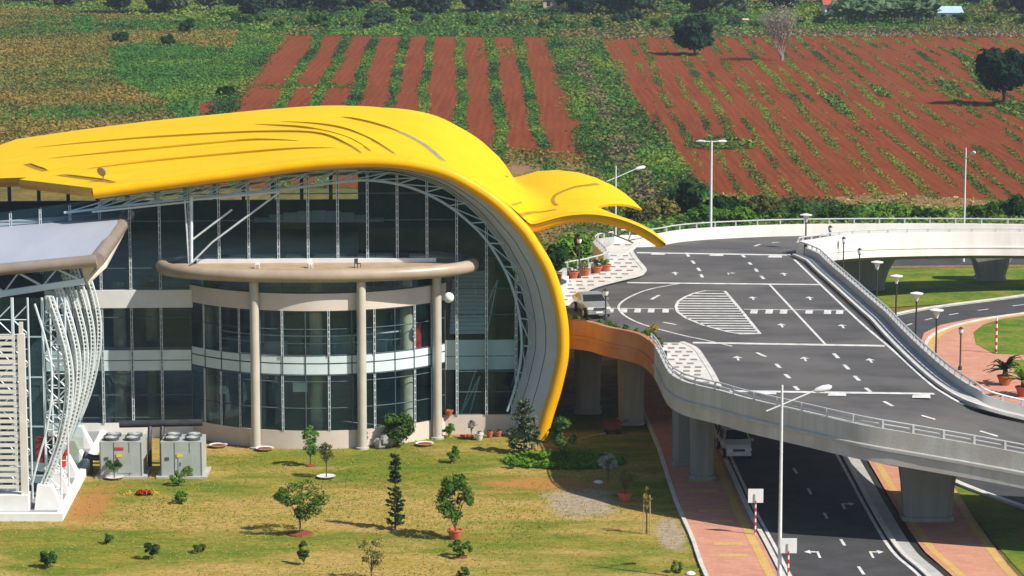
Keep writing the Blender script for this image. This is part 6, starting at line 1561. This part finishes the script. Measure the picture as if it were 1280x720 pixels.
# ---- air-conditioning units
def ac_unit(px0, px1, py, label):
    a, b_ = G(px0, py, .12), G(px1, py, .12); cx, y0 = (a.x + b_.x) / 2, a.y; W_ = b_.x - a.x; H_ = 1.95; D_ = 2.2
    t = thing('chiller_unit', label, 'air conditioner', (cx, y0 + D_ / 2, 0))
    mb = MB(); mb.box((cx, y0 + D_ / 2, .06), (W_ + .5, D_ + .5, .12)); mb.build('base_slab', 'concrete_pale', t)
    mb = MB(); mb.box((cx, y0 + D_ / 2, .12 + H_ / 2), (W_, D_, H_)); cab = mb.build('cabinet', 'ac_grey', t)
    for sx in (-.25, .25):
        for sy in (.28, .74):
            c = (cx + sx * W_, y0 + D_ * sy, .12 + H_)
            mb = MB(); mb.lathe([(.44, 0), (.44, .16), (.38, .16), (.36, .02), (0, .02)], c, 20); fn = mb.build('fan', 'ac_dark', t, smooth=40)
            mb = MB()
            for r_ in (.12, .22, .32): mb.tube([(c[0] + r_ * math.cos(q), c[1] + r_ * math.sin(q), c[2] + .165) for q in np.linspace(0, 6.283, 16)[:-1]], .014, 4, closed=True)
            for q in range(4): mb.bar((c[0] + .4 * math.cos(q * .785), c[1] + .4 * math.sin(q * .785), c[2] + .17), (c[0] - .4 * math.cos(q * .785), c[1] - .4 * math.sin(q * .785), c[2] + .17), .02, .02)
            mb.build('fan_guard', 'rail_steel', fn)
    mb = MB(); mb.box((cx + W_ * .1, y0 - .015, .12 + .75), (W_ * .34, .03, 1.15)); dr = mb.build('door', 'ac_grey', cab)
    mb = MB(); mb.box((cx - W_ * .02, y0 - .045, .12 + .7), (.04, .03, .2)); mb.build('handle', 'ac_dark', dr) if False else mb.build('handle', 'ac_dark', cab)
    mb = MB(); mb.box((cx - W_ * .04, y0 - .035, .12 + 1.18), (.32, .02, .2)); mb.build('warning_sticker', 'sticker_yellow', cab)
    mb = MB(); mb.box((cx - W_ * .34, y0 - .02, .12 + 1.0), (.22, .03, .16)); mb.build('control_panel', 'ac_dark', cab)
    for fx in (-.48, -.16, .2, .48):
        mb = MB(); mb.bar((cx + fx * W_, y0 - .012, .16), (cx + fx * W_, y0 - .012, .1 + H_), .02, .02); mb.build('panel_joint', 'ac_dark', cab)
    return t, cx, y0, W_, D_, H_
t1, c1, y1, W1, D1, H1 = ac_unit(125, 178, 595, 'grey air-conditioning unit with a red nameplate, left of the pair on the lawn')
mb = MB(); mb.box((c1 - W1 * .04, y1 - .02, .12 + 1.58), (.5, .03, .14)); mb.build('nameplate', 'paint_red', t1)
t2, c2_, y2, W2, D2, H2 = ac_unit(201, 253, 595, 'grey air-conditioning unit right of the pair, beside the curved bay')
t = thing('coolant_pipe', 'thick black insulated pipe running behind the two air-conditioning units', 'pipe', (c1, y1 + D1 + .5, 0))
mb = MB(); yb = y1 + D1 + .45; mb.tube([(c1 - .4, yb, 2.55), (c2_ + W2 * .4, yb, 2.65)], .21, 12); mb.build('main_pipe', 'pipe_black', t, smooth=40)
for x in ((c1 + c2_) / 2 - .35, (c1 + c2_) / 2 + .35):
    mb = MB(); mb.tube([(x, yb, 2.5), (x, yb - .4, 2.0), (x, yb - .5, 1.3), (x, yb - .5, .2)], .13, 8); mb.build('branch_pipe', 'pipe_black', t, smooth=40)
t = thing('pipe_elbow', 'black pipe elbow sticking out left of the left air-conditioning unit', 'pipe', (c1 - W1 / 2 - .5, y1 + .8, 0))
mb = MB(); mb.tube([(c1 - W1 / 2 - .02, y1 + .8, 1.0), (c1 - W1 / 2 - .5, y1 + .8, 1.0), (c1 - W1 / 2 - .9, y1 + .7, 1.15)], .17, 10); mb.build('pipe', 'pipe_black', t, smooth=40)
mb = MB(); mb.tube([(c1 - W1 / 2 - .92, y1 + .69, 1.16), (c1 - W1 / 2 - .98, y1 + .67, 1.19)], .23, 12); mb.build('flange', 'pipe_black', t)
mb = MB(); mb.tube([(c1 - W1 / 2 - .6, y1 + .8, .95), (c1 - W1 / 2 - .6, y1 + .8, 0)], .09, 8); mb.build('support', 'pipe_black', t)
# ---- pots on the deck by the terminal door
def potplant(loc, label, h=1.0, m='leaf_lawn_tree', grp=None, pot='pot_terracotta', seed=0, wd=.7, leaf=.12, palm=False, s=1.0):
    t = thing('potted_plant', label, 'plant', loc, grp, world=False)
    mb = MB(); mb.lathe([(0, 0), (.24 * s, 0), (.36 * s, .38 * s), (.40 * s, .40 * s), (.40 * s, .46 * s), (.34 * s, .46 * s), (.32 * s, .38 * s), (0, .36 * s)], (0, 0, 0), 16); mb.build('pot', pot, t, smooth=40)
    if palm:
        mb = MB(); mb.tube([(0, 0, .3 * s), (.02, 0, .75 * s)], [.16 * s, .12 * s], 8); mb.build('trunk', 'bark', t)
        mb = MB(); R2 = random.Random(seed)
        for k in range(22):
            a = k * 2.4; l = R2.uniform(.8, 1.15) * s; rise = R2.uniform(.1, .9) * s; c_, s_ = math.cos(a), math.sin(a); rows = []
            for f in np.linspace(0, 1, 6):
                z = .75 * s + rise * math.sin(f * 1.9) - .25 * s * f * f; w_ = .10 * s * math.sin(math.pi * min(.2 + f * .8, 1)) + .01; rows.append([(l * f * c_ - w_ * s_, l * f * s_ + w_ * c_, z - .04), (l * f * c_, l * f * s_, z), (l * f * c_ + w_ * s_, l * f * s_ - w_ * c_, z - .04)])
            mb.grid(rows)
        mb.build('fronds', m, t)
    else:
        mb = MB(); mb.tube([(0, 0, .3), (.02, .01, h * .7)], [.035, .015], 5); mb.build('stem', 'bark', t)
        C_ = clumps(7, wd * .4, wd * .4, (h - .45) * .45, wd * .24, seed); C_[:, 2] += .45 + (h - .45) * .5; pts, nr = leafcloud(C_, 16, seed); quads('leaves', pts, leaf, m, None, parent=t, N=nr)
    return t
for k, (px, py, lb, m) in enumerate(((717, 350, 'potted bush in a terracotta pot on the deck, leftmost of four under the canopy', 'leaf_lawn_tree'), (731, 347, 'potted plant in a terracotta pot just right of the dark deck lamp', 'leaf_olive'), (746, 343.5, 'potted plant in a terracotta pot, second from the right under the canopy', 'leaf_dark'), (757, 341, 'potted plant with upright leaves, rightmost of four under the canopy', 'leaf_bright'))):
    p = D(px, py, .135); potplant(tuple(p), lb, 1.15, m, 'pots on the deck', seed=500 + k)
# plants in the trough along the orange-brown parapet
g0 = None; tr_path = OUT[ter0 + 4:ter1 + 1]; nn = resample([(p[0], p[1]) for p in tr_path], 17)
for i, q in enumerate(nn[:-1]):
    a = nn[max(i - 1, 0)]; c = nn[i + 1]; d = (c - a).normalized(); n = Vector((d.y, -d.x, 0)); loc = (q.x - n.x * .54, q.y - n.y * .54, 6.56)
    lb = 'small leafy plant in the pale trough along the orange-brown parapet'
    if g0 is None:
        g0 = thing('trough_plant', lb, 'plant', loc, 'plants in the parapet trough', world=False); C_ = clumps(6, .34, .2, .16, .16, 77); C_[:, 2] += .18; pts, nr = leafcloud(C_, 18, 78); quads('leaves', pts, .12, 'leaf_lawn_tree', None, parent=g0, N=nr)
        mb = MB(); mb.tube([(0, 0, -.05), (0, 0, .2)], .02, 5); mb.build('stem', 'bark', g0)
    else: dup(g0, loc, i * 1.3, lb, None, .8 + .3 * ((i * 7) % 5) / 5)
p = D(815, 424, .0); t = make_tree('shrub', 'yellow-green shrub at the bend of the parapet beside the paved deck corner', 'plant', tuple(p), .95, .9, .13, 'weed_yellow', .1, 9, 24, 520)
# palms in red pots on the right pavement
p = G(1256, 481, .11); potplant(tuple(p), 'dark small palm in a red pot on the pink pavement', palm=True, m='leaf_dark', seed=1, s=1.35)
p = G(1279, 495, .11); potplant(tuple(p), 'yellow-green palm in a red pot at the right edge of the picture', palm=True, m='leaf_bright', seed=2, s=1.35)
# ---- small things along the bay wall and on the lawn
def tub(px, py, label):
    p = G(px, py, .013); t = thing('planter_dish', label, 'planter', tuple(p), world=False); mb = MB(); mb.lathe([(0, .02), (.32, .02), (.52, .17), (.56, .17), (.48, .13), (0, .08)], (0, 0, 0), 18); mb.build('dish', 'pot_white', t, smooth=40)
    mb = MB(); mb.lathe([(.46, .125), (.2, .13), (0, .14)], (0, 0, 0), 14); mb.build('soil', 'soil_ring', t)
tub(273, 559, 'empty white dish planter on the grass beside the curved plinth, left of the first column'); tub(331, 563, 'empty white dish planter at the foot of the left bay column'); tub(531, 557, 'empty white dish planter at the foot of the right bay column')
p = G(478, 560); mb = MB(); R2 = random.Random(3)
for k in range(9):
    a = k * .7; c = (p.x + R2.uniform(-.45, .45), p.y + R2.uniform(-.2, .3), R2.uniform(.1, .6)); r_ = R2.uniform(.25, .42); mb.lathe([(r_ * math.sin(q) * R2.uniform(.85, 1.1), -r_ * math.cos(q)) for q in np.linspace(0, math.pi, 6)], c, 7)
tag(mb.build('boulder_heap', 'rock_grey', None, tuple(p), smooth=20), 'heap of pale grey boulders beside the dark shrub at the bay wall', 'rocks')
p = G(583, 549); t = thing('flower_bed', 'low red flower bed in front of the flat pale plinth', 'flowers', tuple(p), world=False); a = rng.uniform(0, 6.28, 130); r_ = np.sqrt(rng.random(130))
quads('blossoms', np.stack([.42 * r_ * np.cos(a), .2 * r_ * np.sin(a), .16 + .08 * rng.random(130)], 1), .10, 'flower_red', None, parent=t); quads('leaves', np.stack([.45 * r_ * np.cos(a + 1), .25 * r_ * np.sin(a + 1), .06 + .08 * rng.random(130)], 1), .10, 'leaf_dark', None, parent=t)
p = G(180, 619); t = thing('flower_clump', 'clump of red flowers with yellow ones beside it in front of the air-conditioning units', 'flowers', tuple(p), world=False)
quads('red_blossoms', np.stack([.42 * r_ * np.cos(a), .26 * r_ * np.sin(a), .12 + .22 * rng.random(130) * (1 - r_ * .5)], 1), .13, 'flower_red', None, parent=t)
quads('yellow_blossoms', np.stack([np.where(rng.random(50) > .5, -.85, .62) + .15 * rng.normal(size=50), .12 * rng.normal(size=50), .08 + .12 * rng.random(50)], 1), .11, 'flower_yellow', None, parent=t)
quads('leaves', np.stack([.5 * r_ * np.cos(a + 2), .3 * r_ * np.sin(a + 2), .05 + .1 * rng.random(130)], 1), .12, 'leaf_dark', None, parent=t)
for px, py, lb, m, s in ((612, 547, 'small red-brown flowerpot on the lawn edge by the plinth, left of two', 'pot_terracotta', .55), (623, 546, 'small red-brown flowerpot on the lawn edge by the plinth, right of two', 'pot_terracotta', .55), (599, 550, 'small white flowerpot standing by the pale plinth', 'pot_white', .7)):
    p = G(px, py, .013); t = thing('flowerpot', lb, 'pot', tuple(p), world=False); mb = MB(); mb.lathe([(0, 0), (.24 * s, 0), (.36 * s, .5 * s), (.40 * s, .52 * s), (.40 * s, .62 * s), (.34 * s, .6 * s), (0, .5 * s)], (0, 0, 0), 14); mb.build('pot', m, t, smooth=40)
    C_ = clumps(4, .15, .15, .12, .12, 9); C_[:, 2] += .45 * s + .1; pts, nr = leafcloud(C_, 10, 4); quads('leaves', pts, .08, 'leaf_dark', None, parent=t, N=nr)
u, z = Bw(561, 514, WF - .2); pz = L(u, WF - .25, Zp + .01); potplant(tuple(pz), 'squat reddish bowl pot standing on the pale plinth ledge', .6, 'leaf_dark', pot='pot_terracotta', seed=8, s=.7, wd=.4, leaf=.07)
# things lying in the shade under the elevated road
p = G(765, 541, .02); t = thing('handcart', 'dull red open box cart standing in the shade beneath the orange-brown parapet', 'cart', tuple(p)); mb = MB()
for (dx, dy, sx, sy) in ((0, -.45, 1.0, .05), (0, .45, 1.0, .05), (-.5, 0, .05, .9), (.5, 0, .05, .9)): mb.box((p.x + dx, p.y + dy, .5), (sx, sy, .5))
mb.box((p.x, p.y, .28), (1.0, .9, .06)); mb.build('box', 'cart_red', t)
for sx in (-.35, .35):
    mb = MB(); mb.tube([(p.x + sx, p.y - .5, .18), (p.x + sx, p.y - .42, .18)], .17, 12); mb.build('wheel', 'rubber', t)
mb = MB(); mb.tube([(p.x + .5, p.y, .6), (p.x + 1.0, p.y - .1, .85)], .03, 6); mb.build('handle', 'pole_dark', t)
a, b_ = G(725, 548, .12), G(756, 542, .12); mb = MB(); mb.tube([a, a.lerp(b_, .9), b_], [.05, .05, .09], 8); tag(mb.build('loose_pole', 'stake_wood', None, tuple(a)), 'pale wooden pole lying on the shaded grass beneath the elevated road', 'pole')
for px, py, r_, lb in ((748, 603, .22, 'white stone at the foot of the thin pale-flowered shrub'), (863, 717, .2, 'white stone beside the red pavement at the bottom edge')):
    p = G(px, py, .05); mb = MB(); mb.lathe([(r_ * math.sin(q) * 1.3, -r_ * .6 * math.cos(q)) for q in np.linspace(0, math.pi, 7)], p, 8); tag(mb.build('stone', 'pot_white', None, tuple(p), smooth=40), lb, 'stone')
# stakes of the dead sapling
for k, dx in enumerate((-.18, .2)):
    p = G(808, 668, .012); mb = MB(); mb.tube([(p.x + dx, p.y - .05, 0), (p.x + dx * .8, p.y, 2.1)], .03, 5); tag(mb.build('stake', 'stake_wood', None, (p.x + dx, p.y, 0)), 'thin pale wooden stake propping the dead straw-coloured sapling', 'stake', 'stakes of the dead sapling')
# chairs left on the ring terrace
for k, (px, lb) in enumerate(((322, 'little white chair on the curved terrace, left of the three'), (388, 'little white chair in the middle of the curved terrace'), (447, 'little dark chair on the curved terrace, right of the three'))):
    u, _ = Bw(px, 333, .2); o = L(u, .1, Zring + .165); t = thing('terrace_chair', lb, 'chair', tuple(o), 'chairs on the terrace', 0.4 * k, world=False); t.scale = (.6, .6, .6); m = 'pole_dark' if k == 2 else 'plaster_white'
    mb = MB(); mb.box((0, 0, .42), (.46, .46, .05)); mb.build('seat', m, t)
    mb = MB(); mb.box((0, .22, .68), (.46, .05, .42)); mb.build('backrest', m, t)
    for sx in (-.2, .2):
        for sy in (-.2, .2): mb = MB(); mb.box((sx, sy, .2), (.05, .05, .4)); mb.build('leg', m, t)
# ---- houses far behind, half hidden by the tree belt
def house(px0, px1, py, hpx, label, wall, roof, ridge=.4, depth=8):
    a, b_ = G(px0, py), G(px1, py); mm = mpp(a); W_ = b_.x - a.x; H_ = hpx * mm; t = thing('house', label, 'house', tuple((a + b_) / 2 + Vector((0, depth / 2, 0))))
    mb = MB(); mb.box(((a.x + b_.x) / 2, a.y + depth / 2, H_ / 2), (W_, depth, H_)); wl = mb.build('wall', wall, t)
    x0, x1, y0, y1, z0, z1 = a.x - .4, b_.x + .4, a.y - .5, a.y + depth + .5, H_ + .01, H_ + H_ * ridge; ym = (y0 + y1) / 2
    mb = MB(); mb.add([(x0, y0, z0), (x1, y0, z0), (x1, y1, z0), (x0, y1, z0), (x0, ym, z1), (x1, ym, z1)], [(0, 1, 5, 4), (2, 3, 4, 5), (1, 2, 5), (3, 0, 4), (3, 2, 1, 0)]); mb.build('roof', roof, t)
    for f in (.25, .7):
        mb = MB(); mb.box((a.x + W_ * f, a.y - .02, H_ * .55), (W_ * .16, .06, H_ * .4)); mb.build('window', 'window_dark', t)
    return t
house(679, 706, 13, 16, 'peach-walled house with a red roof half hidden in the tree belt at the top', 'house_wall', 'roof_red')
house(922, 934, 31, 6, 'tiny white hut at the foot of the tree belt above the round field tree', 'house_wall', 'house_wall', .2, 4)
house(1171, 1202, 24, 8, 'low shed with a pale blue roof at the top right among the trees', 'house_white', 'roof_blue', .9, 7)
house(1031, 1048, 20, 14, 'small house with a red roof behind the banana grove', 'house_white', 'roof_red', .5, 5)
# ---- pale air over the far fields
mb = MB(); mb.box((0, 1425, 22), (2900, 3400, 46)); hz = mb.build('haze', 'concrete'); hz['kind'] = 'stuff'; hz.data.materials.clear()
m = bpy.data.materials.new('haze_air'); m.use_nodes = True; t_ = m.node_tree; t_.nodes.clear(); o_ = _n(t_, 'ShaderNodeOutputMaterial'); v_ = _n(t_, 'ShaderNodeVolumePrincipled')
v_.inputs['Color'].default_value = (0.72, 0.84, 1.0, 1); v_.inputs['Density'].default_value = 0.00012; v_.inputs['Anisotropy'].default_value = 0.1
t_.links.new(v_.outputs[0], o_.inputs['Volume']); hz.data.materials.append(m)
sc.cycles.volume_bounces = 0
